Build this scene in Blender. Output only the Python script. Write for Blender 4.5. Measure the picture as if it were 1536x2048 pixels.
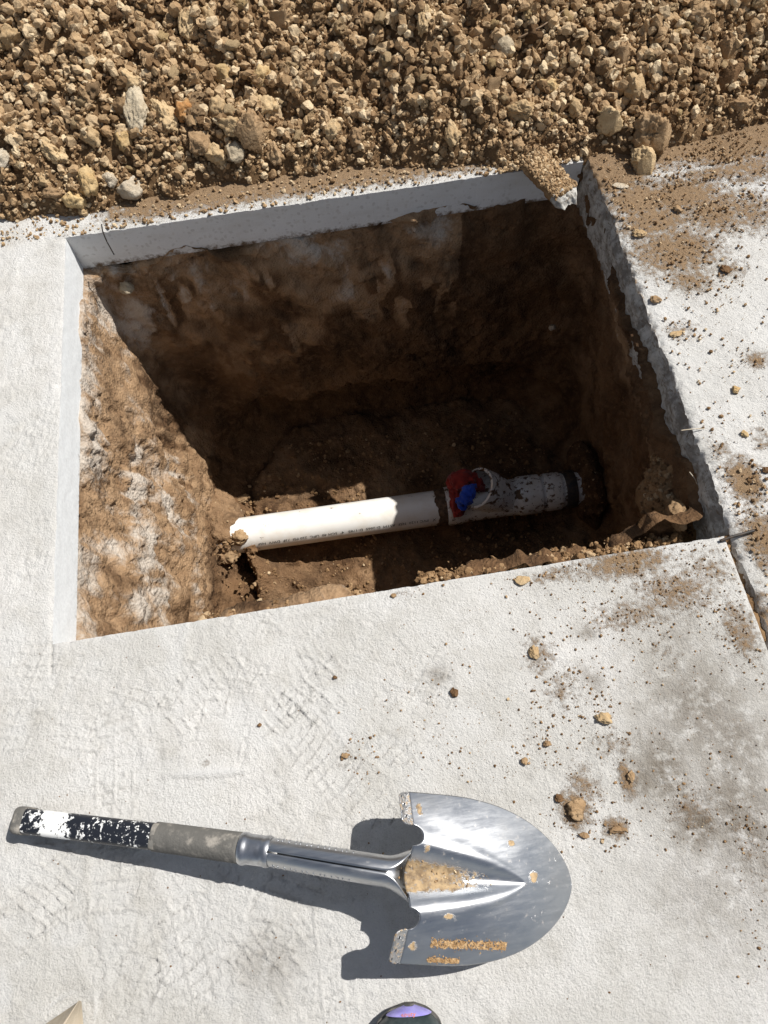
import bpy, math, random
import numpy as np
from mathutils import Vector, Matrix

# ------------------------------------------------------------------ clear, camera, world, sun
for o in list(bpy.data.objects):
    bpy.data.objects.remove(o)
sc = bpy.context.scene
col = sc.collection
R_CAM = np.array([[0.98731803, -0.15301531, -0.04230156],
                  [-0.15674471, -0.8973051, -0.41264349],
                  [0.02518337, 0.4140409, -0.90990985]])       # rows: image right, image down, view direction
FPX, H = 1480.0, 1.25
cam_d = bpy.data.cameras.new('camera')
cam = bpy.data.objects.new('camera', cam_d)
col.objects.link(cam)
Mr = Matrix([list(R_CAM[0]), list(-R_CAM[1]), list(-R_CAM[2])]).transposed()
cam.matrix_world = Matrix.Translation((0, 0, H)) @ Mr.to_4x4()
cam_d.sensor_fit = 'AUTO'
cam_d.sensor_width = 36.0
cam_d.lens = 36.0 * FPX / 2048.0
cam_d.clip_start = 0.02
cam_d.clip_end = 500
sc.camera = cam

SUN_TO = Vector((0.62, 0.21, 1.0)).normalized()
w = bpy.data.worlds.new('World')
sc.world = w
w.use_nodes = True
nt = w.node_tree
nt.nodes.clear()
wo = nt.nodes.new('ShaderNodeOutputWorld')
bg = nt.nodes.new('ShaderNodeBackground')
sky = nt.nodes.new('ShaderNodeTexSky')
sky.sky_type = 'NISHITA'
sky.sun_disc = False
sky.sun_elevation = math.asin(SUN_TO.z)
sky.sun_rotation = math.atan2(SUN_TO.x, SUN_TO.y)
sky.air_density = 1.0
sky.dust_density = 1.0
bg.inputs['Strength'].default_value = 0.068
hs = nt.nodes.new('ShaderNodeHueSaturation')      # camera white balance leans to the shade
hs.inputs['Saturation'].default_value = 0.55
nt.links.new(sky.outputs[0], hs.inputs['Color'])
nt.links.new(hs.outputs[0], bg.inputs[0])
nt.links.new(bg.outputs[0], wo.inputs[0])
sd = bpy.data.lights.new('sun', 'SUN')
sd.energy = 5.0
sd.angle = math.radians(0.5)
sd.color = (1.0, 0.965, 0.91)
sun = bpy.data.objects.new('sun', sd)
sun.rotation_euler = (-SUN_TO).to_track_quat('-Z', 'Y').to_euler()
sun.location = (3, 1, 5)
col.objects.link(sun)
vs = sc.view_settings
vs.view_transform = 'Standard'
vs.look = 'None'
vs.exposure = 0.24
vs.gamma = 1.0
vs.use_curve_mapping = False

# ------------------------------------------------------------------ helpers
rng = np.random.default_rng(7)
random.seed(7)


def ray(px, py):
    d = R_CAM.T @ np.array([(px - 768) / FPX, (py - 1024) / FPX, 1.0])
    return d


def at(px, py, z=0.0):
    """world point at height z that the photograph shows at pixel (px, py)"""
    d = ray(px, py)
    t = (z - H) / d[2]
    return np.array([0, 0, H]) + t * d


def mm_per_px(p):
    return float((R_CAM[2] @ (np.asarray(p) - np.array([0, 0, H]))) / FPX)


def _hash(ix, iy, iz, seed):
    h = (ix.astype(np.int64) * 374761393 + iy.astype(np.int64) * 668265263 + iz.astype(np.int64) * 2147483647 + seed * 1274126177) & 0xFFFFFFFF
    h = ((h ^ (h >> 13)) * 1274126177) & 0xFFFFFFFF
    h = ((h ^ (h >> 16)) * 2246822519) & 0xFFFFFFFF
    h = h ^ (h >> 15)
    return (h & 0xFFFFFF).astype(np.float64) / float(0xFFFFFF) * 2 - 1


def noise(x, y, z=None, seed=0):
    x = np.asarray(x, float)
    y = np.asarray(y, float)
    if z is None:
        z = np.zeros_like(x)
    xi, yi, zi = np.floor(x), np.floor(y), np.floor(z)
    fx, fy, fz = x - xi, y - yi, z - zi
    xi, yi, zi = xi.astype(np.int64), yi.astype(np.int64), zi.astype(np.int64)
    u, v, q = [f * f * f * (f * (f * 6 - 15) + 10) for f in (fx, fy, fz)]
    r = 0
    for dx, wx in ((0, 1 - u), (1, u)):
        for dy, wy in ((0, 1 - v), (1, v)):
            for dz, wz in ((0, 1 - q), (1, q)):
                r = r + wx * wy * wz * _hash(xi + dx, yi + dy, zi + dz, seed)
    return r


def fbm(x, y, z=None, seed=0, octs=4, gain=0.5):
    r, a = 0, 1.0
    for k in range(octs):
        f = 2.03 ** k
        r = r + a * noise(x * f + 11.7 * k, y * f - 5.3 * k, None if z is None else z * f + 3.1 * k, seed + k)
        a *= gain
    return r


def sstep(a, b, x):
    t = np.clip((x - a) / (b - a), 0, 1)
    return t * t * (3 - 2 * t)


def mesh_np(name, V, F, mats=(), parent=None, smooth=True, attrs=None, mat_idx=None, link=True, uv=None):
    V = np.ascontiguousarray(V, dtype=np.float32).reshape(-1, 3)
    F = np.ascontiguousarray(F, dtype=np.int32)
    k = F.shape[1]
    me = bpy.data.meshes.new(name)
    me.vertices.add(len(V))
    me.vertices.foreach_set('co', V.ravel())
    me.loops.add(F.size)
    me.loops.foreach_set('vertex_index', F.ravel())
    me.polygons.add(len(F))
    me.polygons.foreach_set('loop_start', np.arange(0, F.size, k, dtype=np.int32))
    me.polygons.foreach_set('use_smooth', np.full(len(F), smooth, dtype=bool))
    if mat_idx is not None:
        me.polygons.foreach_set('material_index', np.ascontiguousarray(mat_idx, dtype=np.int32))
    for m in mats:
        me.materials.append(m)
    me.update(calc_edges=True)
    for an, av in (attrs or {}).items():
        a = me.attributes.new(an, 'FLOAT', 'POINT')
        a.data.foreach_set('value', np.ascontiguousarray(av, dtype=np.float32).ravel())
    if not link:
        return me
    return obj_of(name, me, parent)


def obj_of(name, me, parent=None):
    o = bpy.data.objects.new(name, me)
    col.objects.link(o)
    if parent is not None:
        o.parent = parent
    return o


def tag(o, label=None, cat=None, group=None, kind=None):
    if label:
        o['label'] = label
    if cat:
        o['category'] = cat
    if group:
        o['group'] = group
    if kind:
        o['kind'] = kind
    return o


def empty(name, loc):
    o = bpy.data.objects.new(name, None)
    o.location = loc
    o.empty_display_size = 0.05
    col.objects.link(o)
    return o


def grid_faces(nu, nv, wrap_u=False):
    """vertex index = i * nv + j"""
    i = np.arange(nu if wrap_u else nu - 1)
    j = np.arange(nv - 1)
    I, J = np.meshgrid(i, j, indexing='ij')
    I2 = (I + 1) % nu
    return np.stack([I * nv + J, I2 * nv + J, I2 * nv + J + 1, I * nv + J + 1], -1).reshape(-1, 4)


def tube(path, radii, seg=16, cap=True, sx=1.0, up=(0, 0, 1), power=2.0):
    """swept (super)elliptic tube: path (n,3), radii n or (n,2) -> V, F(quads)"""
    path = np.asarray(path, float)
    n = len(path)
    rad = np.asarray(radii, float)
    if rad.ndim == 1:
        rad = np.stack([rad, rad], 1)
    tg = np.gradient(path, axis=0)
    tg /= np.linalg.norm(tg, axis=1, keepdims=True) + 1e-12
    V = []
    upv = np.asarray(up, float)
    for i in range(n):
        s = np.cross(tg[i], upv)
        s /= np.linalg.norm(s) + 1e-9
        t = np.cross(s, tg[i])
        a = np.arange(seg) * 2 * np.pi / seg
        c, q = np.cos(a), np.sin(a)
        rr = 1.0 / (np.abs(c) ** power + np.abs(q) ** power) ** (1 / power)
        V.append(path[i] + np.outer(c * rr * rad[i, 0], s) + np.outer(q * rr * rad[i, 1], t))
    V = np.concatenate(V)
    F = []
    for i in range(n - 1):
        for j in range(seg):
            k = (j + 1) % seg
            F.append((i * seg + j, i * seg + k, (i + 1) * seg + k, (i + 1) * seg + j))
    if cap:
        c0 = len(V)
        V = np.vstack([V, path[0], path[-1]])
        for j in range(0, seg, 2):
            F.append((c0, (j + 2) % seg, j + 1, j))
            e = (n - 1) * seg
            F.append((c0 + 1, e + j, e + j + 1, e + (j + 2) % seg))
    return V, np.array(F)


# ------------------------------------------------------------------ materials
def new_mat(name):
    m = bpy.data.materials.new(name)
    m.use_nodes = True
    t = m.node_tree
    b = t.nodes['Principled BSDF']
    return m, t, b


class G:
    """small node-graph helper"""
    def __init__(self, t):
        self.t = t
        self.tc = t.nodes.new('ShaderNodeTexCoord')

    def lk(self, a, b):
        self.t.links.new(a, b)

    def put(self, sock, v):
        if hasattr(v, 'links') or isinstance(v, bpy.types.NodeSocket):
            self.lk(v, sock)
        else:
            sock.default_value = v

    def noise(self, scale, detail=4, rough=0.55, vec=None, dist=0.0):
        n = self.t.nodes.new('ShaderNodeTexNoise')
        n.inputs['Scale'].default_value = scale
        n.inputs['Detail'].default_value = detail
        n.inputs['Roughness'].default_value = rough
        n.inputs['Distortion'].default_value = dist
        self.lk(vec if vec is not None else self.tc.outputs['Object'], n.inputs['Vector'])
        return n.outputs['Fac']

    def voro(self, scale, vec=None, feature='F1', out='Distance'):
        n = self.t.nodes.new('ShaderNodeTexVoronoi')
        n.feature = feature
        n.inputs['Scale'].default_value = scale
        self.lk(vec if vec is not None else self.tc.outputs['Object'], n.inputs['Vector'])
        return n.outputs[out]

    def scalev(self, sx, sy, sz, vec=None):
        n = self.t.nodes.new('ShaderNodeMapping')
        n.inputs['Scale'].default_value = (sx, sy, sz)
        self.lk(vec if vec is not None else self.tc.outputs['Object'], n.inputs['Vector'])
        return n.outputs[0]

    def ramp(self, fac, a, b, c0=0.0, c1=1.0):
        n = self.t.nodes.new('ShaderNodeMapRange')
        n.interpolation_type = 'SMOOTHSTEP'
        self.put(n.inputs['Value'], fac)
        n.inputs['From Min'].default_value = a
        n.inputs['From Max'].default_value = b
        n.inputs['To Min'].default_value = c0
        n.inputs['To Max'].default_value = c1
        return n.outputs[0]

    def math(self, op, a, b=0.0):
        n = self.t.nodes.new('ShaderNodeMath')
        n.operation = op
        self.put(n.inputs[0], a)
        self.put(n.inputs[1], b)
        return n.outputs[0]

    def mix(self, fac, a, b):
        n = self.t.nodes.new('ShaderNodeMix')
        n.data_type = 'RGBA'
        self.put(n.inputs[0], fac)
        self.put(n.inputs[6], a if not isinstance(a, tuple) else (*a, 1))
        self.put(n.inputs[7], b if not isinstance(b, tuple) else (*b, 1))
        return n.outputs[2]

    def attr(self, name):
        n = self.t.nodes.new('ShaderNodeAttribute')
        n.attribute_name = name
        return n.outputs['Fac']

    def rand(self):
        n = self.t.nodes.new('ShaderNodeObjectInfo')
        return n.outputs['Random']

    def bump(self, h, strength, dist, normal=None):
        n = self.t.nodes.new('ShaderNodeBump')
        n.inputs['Strength'].default_value = strength
        n.inputs['Distance'].default_value = dist
        self.lk(h, n.inputs['Height'])
        if normal is not None:
            self.lk(normal, n.inputs['Normal'])
        return n.outputs[0]


def simple_mat(name, colr, rough=0.6, metal=0.0, c2=None, scale=60, lo=0.4, hi=0.65, bump=0.0, bscale=200, bdist=0.001):
    m, t, b = new_mat(name)
    g = G(t)
    b.inputs['Roughness'].default_value = rough
    b.inputs['Metallic'].default_value = metal
    if c2 is not None:
        g.lk(g.mix(g.ramp(g.noise(scale, 5, 0.6), lo, hi), colr, c2), b.inputs['Base Color'])
    else:
        b.inputs['Base Color'].default_value = (*colr, 1)
    if bump:
        g.lk(g.bump(g.noise(bscale, 4, 0.6), bump, bdist), b.inputs['Normal'])
    return m


def concrete_mat():
    m, t, b = new_mat('dusty_concrete')
    g = G(t)
    big = g.noise(3.2, 5, 0.6)
    mid = g.noise(22, 6, 0.65)
    fine = g.noise(420, 3, 0.7)
    grit = g.voro(260)
    c = g.mix(g.ramp(big, 0.35, 0.68), (0.575, 0.56, 0.525), (0.70, 0.685, 0.66))
    c = g.mix(g.ramp(mid, 0.42, 0.72, 0, 0.6), c, (0.50, 0.48, 0.44))
    c = g.mix(g.ramp(fine, 0.52, 0.72, 0, 0.55), c, (0.36, 0.35, 0.32))
    c = g.mix(g.ramp(g.noise(190, 4, 0.7), 0.58, 0.70, 0, 0.35), c, (0.40, 0.385, 0.35))
    c = g.mix(g.attr('bright'), c, (0.68, 0.675, 0.66))
    # stains with a shape of their own: grey damp cement and brown soil rubbed into the surface
    st = g.math('MULTIPLY', g.attr('stain'), g.ramp(g.noise(38, 6, 0.7), 0.26, 0.56))
    c = g.mix(st, c, (0.165, 0.135, 0.10))
    dn = g.math('ADD', g.attr('dirt'), g.math('MULTIPLY', g.math('SUBTRACT', g.noise(75, 6, 0.72), 0.5), 1.5))
    dm = g.ramp(dn, 0.30, 0.75)
    c = g.mix(g.math('MULTIPLY', dm, g.ramp(g.attr('dirt'), 0.02, 0.2)), c,
              g.mix(g.noise(150, 4, 0.7), (0.15, 0.092, 0.05), (0.40, 0.28, 0.17)))
    g.lk(c, b.inputs['Base Color'])
    b.inputs['Roughness'].default_value = 0.95
    b.inputs['Specular IOR Level'].default_value = 0.15
    h = g.math('ADD', g.math('MULTIPLY', fine, 0.5), g.math('ADD', g.math('MULTIPLY', grit, 0.35), g.math('MULTIPLY', g.noise(130, 5, 0.65), 0.9)))
    h = g.math('ADD', h, g.math('MULTIPLY', dm, 0.9))
    h = g.math('ADD', h, g.math('MULTIPLY', g.noise(95, 8, 0.82), 1.8))
    h = g.math('ADD', h, g.math('MULTIPLY', g.noise(300, 4, 0.75), 0.8))
    g.lk(g.bump(h, 1.0, 0.0027), b.inputs['Normal'])
    return m


def cut_mat():
    m, t, b = new_mat('saw_cut_concrete')
    g = G(t)
    v = g.t.nodes.new('ShaderNodeTexVoronoi')
    v.inputs['Scale'].default_value = 85
    v.inputs['Randomness'].default_value = 1.0
    nd = g.t.nodes.new('ShaderNodeTexNoise')
    nd.inputs['Scale'].default_value = 55
    nd.inputs['Detail'].default_value = 4
    g.lk(g.tc.outputs['Object'], nd.inputs['Vector'])
    vm = g.t.nodes.new('ShaderNodeVectorMath')
    vm.operation = 'MULTIPLY_ADD'
    vm.inputs[1].default_value = (0.016, 0.016, 0.016)
    g.lk(nd.outputs['Color'], vm.inputs[0])
    g.lk(g.tc.outputs['Object'], vm.inputs[2])
    g.lk(vm.outputs[0], v.inputs['Vector'])
    agg = g.ramp(v.outputs['Distance'], 0.26, 0.46, 1, 0)
    sel = g.t.nodes.new('ShaderNodeSeparateColor')
    g.lk(v.outputs['Color'], sel.inputs[0])
    pick = g.math('MULTIPLY', agg, g.ramp(sel.outputs[0], 0.45, 0.6))
    c = g.mix(g.noise(14, 5, 0.6), (0.66, 0.655, 0.64), (0.78, 0.78, 0.77))
    c = g.mix(g.math('MULTIPLY', pick, 0.62), c, g.mix(sel.outputs[1], (0.42, 0.41, 0.40), (0.66, 0.64, 0.60)))
    c = g.mix(g.ramp(g.noise(240, 3, 0.7), 0.58, 0.75, 0, 0.5), c, (0.30, 0.29, 0.27))
    c = g.mix(g.ramp(g.noise(9, 5, 0.65, g.scalev(1.0, 1.0, 3.5)), 0.45, 0.7, 0, 0.4), c, (0.58, 0.56, 0.52))
    c = g.mix(g.ramp(g.noise(26, 4, 0.6, g.scalev(5.0, 5.0, 0.5)), 0.58, 0.72, 0, 0.35), c, (0.80, 0.79, 0.77))
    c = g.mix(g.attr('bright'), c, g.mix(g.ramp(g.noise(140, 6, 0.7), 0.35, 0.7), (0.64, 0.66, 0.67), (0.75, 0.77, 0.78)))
    mud = g.math('ADD', g.attr('dirt'), g.math('MULTIPLY', g.math('SUBTRACT', g.noise(60, 6, 0.7), 0.5), 1.2))
    c = g.mix(g.math('MULTIPLY', g.ramp(mud, 0.35, 0.7), g.ramp(g.attr('dirt'), 0.02, 0.15)), c, (0.15, 0.10, 0.06))
    g.lk(c, b.inputs['Base Color'])
    b.inputs['Roughness'].default_value = 0.85
    b.inputs['Specular IOR Level'].default_value = 0.25
    g.lk(g.bump(g.math('ADD', g.noise(170, 4, 0.7), g.math('MULTIPLY', g.noise(34, 3), 0.8)), 0.35, 0.0015), b.inputs['Normal'])
    return m


def rough_edge_mat():
    m, t, b = new_mat('rough_slab_side')
    g = G(t)
    vec = g.scalev(1, 1, 3.0)
    c = g.mix(g.ramp(g.noise(26, 6, 0.7), 0.38, 0.62), (0.22, 0.20, 0.175), (0.52, 0.505, 0.47))
    c = g.mix(g.ramp(g.noise(48, 6, 0.7, vec), 0.52, 0.66, 0, 0.8), c, (0.14, 0.095, 0.055))
    g.lk(c, b.inputs['Base Color'])
    b.inputs['Roughness'].default_value = 0.95
    b.inputs['Specular IOR Level'].default_value = 0.15
    g.lk(g.bump(g.noise(120, 5, 0.7), 0.8, 0.004), b.inputs['Normal'])
    return m


def pit_mat():
    m, t, b = new_mat('clay_soil')
    g = G(t)
    vec = g.scalev(1, 1, 0.55)
    c = g.mix(g.ramp(g.noise(9, 6, 0.62, vec), 0.33, 0.68), (0.060, 0.032, 0.016), (0.175, 0.098, 0.048))
    c = g.mix(g.ramp(g.noise(46, 6, 0.7), 0.45, 0.72, 0, 0.7), c, (0.25, 0.15, 0.08))
    c = g.mix(g.ramp(g.noise(120, 4, 0.7), 0.55, 0.72, 0, 0.7), c, (0.042, 0.022, 0.012))
    dn = g.math('ADD', g.attr('dust_and_light'), g.math('MULTIPLY', g.math('SUBTRACT', g.noise(20, 8, 0.72, g.scalev(1, 1, 0.6), 0.6), 0.5), 1.7))
    tan = g.math('MULTIPLY', g.ramp(g.attr('dust_and_light'), 0.05, 0.35), g.ramp(g.noise(12, 6, 0.7, None, 0.5), 0.25, 0.6))
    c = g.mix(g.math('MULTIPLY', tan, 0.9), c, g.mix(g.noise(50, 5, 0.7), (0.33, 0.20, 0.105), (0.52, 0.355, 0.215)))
    dm = g.math('MULTIPLY', g.ramp(dn, 0.42, 0.98), g.ramp(g.attr('dust_and_light'), 0.02, 0.2))
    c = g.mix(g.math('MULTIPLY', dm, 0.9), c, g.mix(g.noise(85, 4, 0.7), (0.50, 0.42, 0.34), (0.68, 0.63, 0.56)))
    g.lk(c, b.inputs['Base Color'])
    b.inputs['Roughness'].default_value = 0.92
    b.inputs['Specular IOR Level'].default_value = 0.2
    h = g.math('ADD', g.noise(85, 9, 0.78), g.math('MULTIPLY', g.voro(150), 0.5))
    g.lk(g.bump(h, 0.9, 0.0075), b.inputs['Normal'])
    return m


def soil_mat(name, a, bcol, dark, use_tone=False, bs=0.8):
    m, t, b = new_mat(name)
    g = G(t)
    n1 = g.ramp(g.noise(34 if not use_tone else 26, 5, 0.65), 0.32, 0.68)
    c = g.mix(n1, a, bcol)
    c = g.mix(g.ramp(g.noise(160, 4, 0.7), 0.52, 0.74, 0, 0.65), c, dark)
    if use_tone:
        c = g.mix(g.ramp(g.attr('tone'), 0.45, 1.0, 0, 0.85), c, (0.68, 0.545, 0.36))
        c = g.mix(g.ramp(g.attr('tone'), 0.5, 0.0, 0, 0.85), c, (0.13, 0.075, 0.036))
    else:
        c = g.mix(g.ramp(g.rand(), 0.0, 1.0, 0.0, 0.35), c, dark)
    g.lk(c, b.inputs['Base Color'])
    b.inputs['Roughness'].default_value = 0.95
    b.inputs['Specular IOR Level'].default_value = 0.12
    g.lk(g.bump(g.math('ADD', g.noise(190, 5, 0.7), g.math('MULTIPLY', g.noise(70, 4, 0.6), 1.2)), bs, 0.004), b.inputs['Normal'])
    return m


M_CONC = concrete_mat()
M_CUT = cut_mat()
M_ROUGH = rough_edge_mat()
M_PIT = pit_mat()
M_SOIL = soil_mat('loose_soil', (0.32, 0.205, 0.11), (0.48, 0.335, 0.19), (0.17, 0.10, 0.05), True)
M_CRUMB = soil_mat('soil_crumb', (0.25, 0.15, 0.075), (0.38, 0.245, 0.13), (0.13, 0.075, 0.04), True)
CLOD = {
    'tan': soil_mat('clod_tan', (0.45, 0.315, 0.17), (0.59, 0.445, 0.265), (0.26, 0.16, 0.08)),
    'brown': soil_mat('clod_brown', (0.32, 0.21, 0.115), (0.45, 0.315, 0.185), (0.16, 0.09, 0.045)),
    'gold': soil_mat('clod_gold', (0.50, 0.345, 0.165), (0.62, 0.47, 0.26), (0.28, 0.165, 0.07)),
    'grey': soil_mat('stone_grey', (0.44, 0.36, 0.25), (0.55, 0.47, 0.345), (0.30, 0.225, 0.14), bs=0.9),
    'white': soil_mat('stone_white', (0.50, 0.42, 0.31), (0.64, 0.57, 0.46), (0.32, 0.24, 0.155), bs=1.0),
    'rust': soil_mat('clod_rust', (0.36, 0.17, 0.06), (0.48, 0.28, 0.12), (0.20, 0.07, 0.03)),
    'dark': soil_mat('clod_dark', (0.15, 0.085, 0.042), (0.24, 0.145, 0.075), (0.085, 0.045, 0.022)),
}

# ------------------------------------------------------------------ the hole, in world metres
X0, X1, Y0, Y1 = -0.578, 0.630, 0.418, 1.375     # saw-cut edges
XR = 0.645                                       # left edge of the adjoining slab
SLAB = 0.10


def blob(x, y, specs):
    """sum of soft ellipses given by photo pixels on the ground: (px, py, rx_px, ry_px, strength)"""
    r = np.zeros_like(x)
    for px, py, rx, ry, s in specs:
        c = at(px, py)
        k = mm_per_px(c)
        q = ((x - c[0]) / (rx * k)) ** 2 + ((y - c[1]) / (ry * k * 1.1)) ** 2
        r = np.maximum(r, s * np.exp(-q))
    return r


TREADS = [  # boot prints in the cement dust: px, py, angle deg, length m, width m, pitch
    (330, 1330, 62, 0.24, 0.100, 0.017), (500, 1300, 66, 0.22, 0.095, 0.018), (50, 1400, 75, 0.26, 0.105, 0.020),
    (700, 1270, 20, 0.24, 0.10, 0.015), (620, 1400, 35, 0.22, 0.10, 0.019), (740, 1430, 118, 0.25, 0.10, 0.016),
    (440, 1480, 80, 0.20, 0.10, 0.022), (230, 1510, 95, 0.22, 0.09, 0.018), (620, 1490, 130, 0.20, 0.09, 0.016),
    (230, 1790, 80, 0.26, 0.11, 0.021), (350, 1860, 110, 0.26, 0.10, 0.019), (520, 1950, 30, 0.20, 0.13, 0.026),
    (60, 1830, 45, 0.24, 0.10, 0.020), (270, 1990, 70, 0.24, 0.10, 0.018), (430, 1800, 140, 0.22, 0.10, 0.019),
    (900, 1330, 50, 0.2, 0.09, 0.017), (180, 1380, 70, .26, .1, .019), (560, 1340, 120, .25, .1, .017), (840, 1450, 60, .24, .1, .018), (130, 1580, 75, .25, .1, .020), (380, 1390, 25, .24, .1, .016), (700, 1560, 125, .22, .09, .018), (330, 1960, 60, .25, .1, .020), (140, 1930, 100, .25, .1, .019), (560, 1820, 55, .24, .1, .021), (640, 1960, 95, .24, .1, .020), (40, 680, 80, .25, .1, .019), (60, 1130, 85, 0.24, 0.10, 0.018), (60, 900, 60, 0.24, 0.10, 0.018),
]


def slab_height(x, y, pale=None):
    h = 0.0011 * fbm(x * 8, y * 8, seed=3, octs=3)
    dusty = sstep(0.42, -0.05, x)                     # thick cement slurry on the left, thinner to the right
    rag = fbm(x * 55, y * 55, seed=21, octs=4, gain=0.62)
    h = h + dusty * 0.0010 * rag * sstep(-0.5, 0.3, fbm(x * 7, y * 7, seed=47, octs=2)) + (1 - dusty) * 0.0006 * rag
    # torn ridges in the slurry
    rid = 1 - np.abs(fbm(x * 34 + 0.8 * rag, y * 26, seed=40, octs=3))
    h = h + dusty * 0.0034 * np.clip(rid - 0.55, 0, 1) * sstep(-0.1, 0.5, fbm(x * 6, y * 6, seed=44, octs=2))
    for i, (px, py, ang, L, W, pit) in enumerate(TREADS):
        c = at(px, py)
        a = math.radians(ang)
        u = (x - c[0]) * math.cos(a) + (y - c[1]) * math.sin(a)
        v = -(x - c[0]) * math.sin(a) + (y - c[1]) * math.cos(a)
        near = (np.abs(u) < L * 0.6) & (np.abs(v) < W * 0.7)
        if not near.any():
            continue
        uu, vv = u[near], v[near]
        rnd = fbm(uu * 30 + i * 9, vv * 30, seed=60 + i, octs=3)
        inside = sstep(1.05, 0.85, np.sqrt((uu / (L / 2)) ** 2 + (vv / (W / 2)) ** 2) + 0.12 * rnd)
        pu = np.abs(((uu + 0.003 * rnd + 0.08 * vv) / pit) % 1 - 0.5) * 2
        pv = np.abs(((vv + 0.10 * uu) / (pit * 1.7)) % 1 - 0.5) * 2
        line = np.maximum(sstep(0.86, 0.98, pu), 0.7 * sstep(0.90, 0.99, pv)) * sstep(-0.75, 0.05, fbm(uu * 60, vv * 60, seed=130 + i, octs=2))
        live = sstep(-0.15, 0.30, fbm(uu * 14 + i * 5, vv * 14, seed=90 + i, octs=2) + 0.12)
        rim = np.exp(-((np.sqrt((uu / (L / 2)) ** 2 + (vv / (W / 2)) ** 2) - 1.0) / 0.07) ** 2)
        if pale is not None:
            pale[near] = np.maximum(pale[near], inside * live * (0.45 + 0.4 * rnd + 0.25 * line))
        h[near] += inside * live * (0.0043 * line - 0.0010) + 0.0006 * rim * live
    # the bright scraped smear of slurry
    c = at(415, 1545)
    q = ((x - c[0]) / 0.062) ** 2 + ((y - c[1] + 0.10 * (x - c[0])) / 0.0085) ** 2
    h = h + 0.004 * np.exp(-q ** 2)
    return h


DIRT = [(1250, 1125, 120, 40, .75), (1110, 1150, 90, 22, .55), (1350, 1180, 120, 60, .62), (1420, 1140, 70, 50, .5), (1260, 1230, 110, 40, .55),
        (1080, 1310, 40, 50, .55), (1120, 1380, 60, 60, .45), (1150, 1620, 36, 40, .9), (1170, 1575, 50, 60, .55), (1232, 1655, 32, 22, .8),
        (1255, 1560, 22, 45, .75), (1230, 1490, 70, 40, .45), (1480, 1260, 50, 80, .6), (1330, 1300, 60, 50, .35), (1060, 1500, 60, 60, .25),
        (410, 1528, 18, 10, .5), (690, 1520, 40, 45, .3), (1390, 1620, 80, 60, .45), (1500, 1700, 60, 160, .35), (800, 1190, 60, 12, .35)]
STAIN = [(1400, 1420, 130, 130, .75), (1290, 1560, 40, 60, .8), (1330, 1540, 60, 90, .9), (1480, 1620, 110, 160, .8), (1340, 1500, 60, 60, .7), (1400, 1650, 70, 60, .95),
         (1470, 1480, 90, 110, .75), (1360, 1270, 60, 60, .5), (1185, 1355, 25, 30, .6), (875, 1350, 22, 16, .7), (1175, 1265, 18, 14, .7),
         (1420, 1780, 130, 120, .45), (535, 1930, 75, 55, .45)]
DIRT_R = [(1440, 345, 150, 32, .7), (1450, 290, 150, 60, 1.0), (1360, 390, 120, 60, .85), (1500, 420, 90, 80, .65), (1350, 500, 120, 80, .8), (1430, 420, 110, 80, .75), (1310, 440, 110, 60, .8), (1500, 330, 120, 60, .7), (1460, 540, 60, 40, .5), (1380, 560, 60, 40, .7),
          (1360, 660, 50, 30, .5), (1515, 720, 30, 25, .7), (1490, 960, 45, 60, .9), (1530, 1080, 60, 80, .8), (1440, 900, 40, 30, .5), (1420, 980, 40, 60, .45),
          (1500, 1230, 60, 80, .8), (1540, 1350, 60, 120, .6), (1280, 400, 90, 60, .9), (1230, 350, 80, 60, 1.0), (1530, 880, 40, 40, .5)]


def axis(parts):
    out = [np.array([parts[0][0]])]
    for a, b, s in parts:
        n = max(1, int(round((b - a) / s)))
        out.append(np.linspace(a, b, n + 1)[1:])
    return np.concatenate(out)


def far_dirt(x, y):
    return sstep(Y1 - 0.02, Y1 + 0.05, y) * sstep(-0.60, -0.40, x) * 0.75 + sstep(Y1 + 0.03, Y1 + 0.16, y) * sstep(-0.9, -0.6, x) * 0.45


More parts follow.
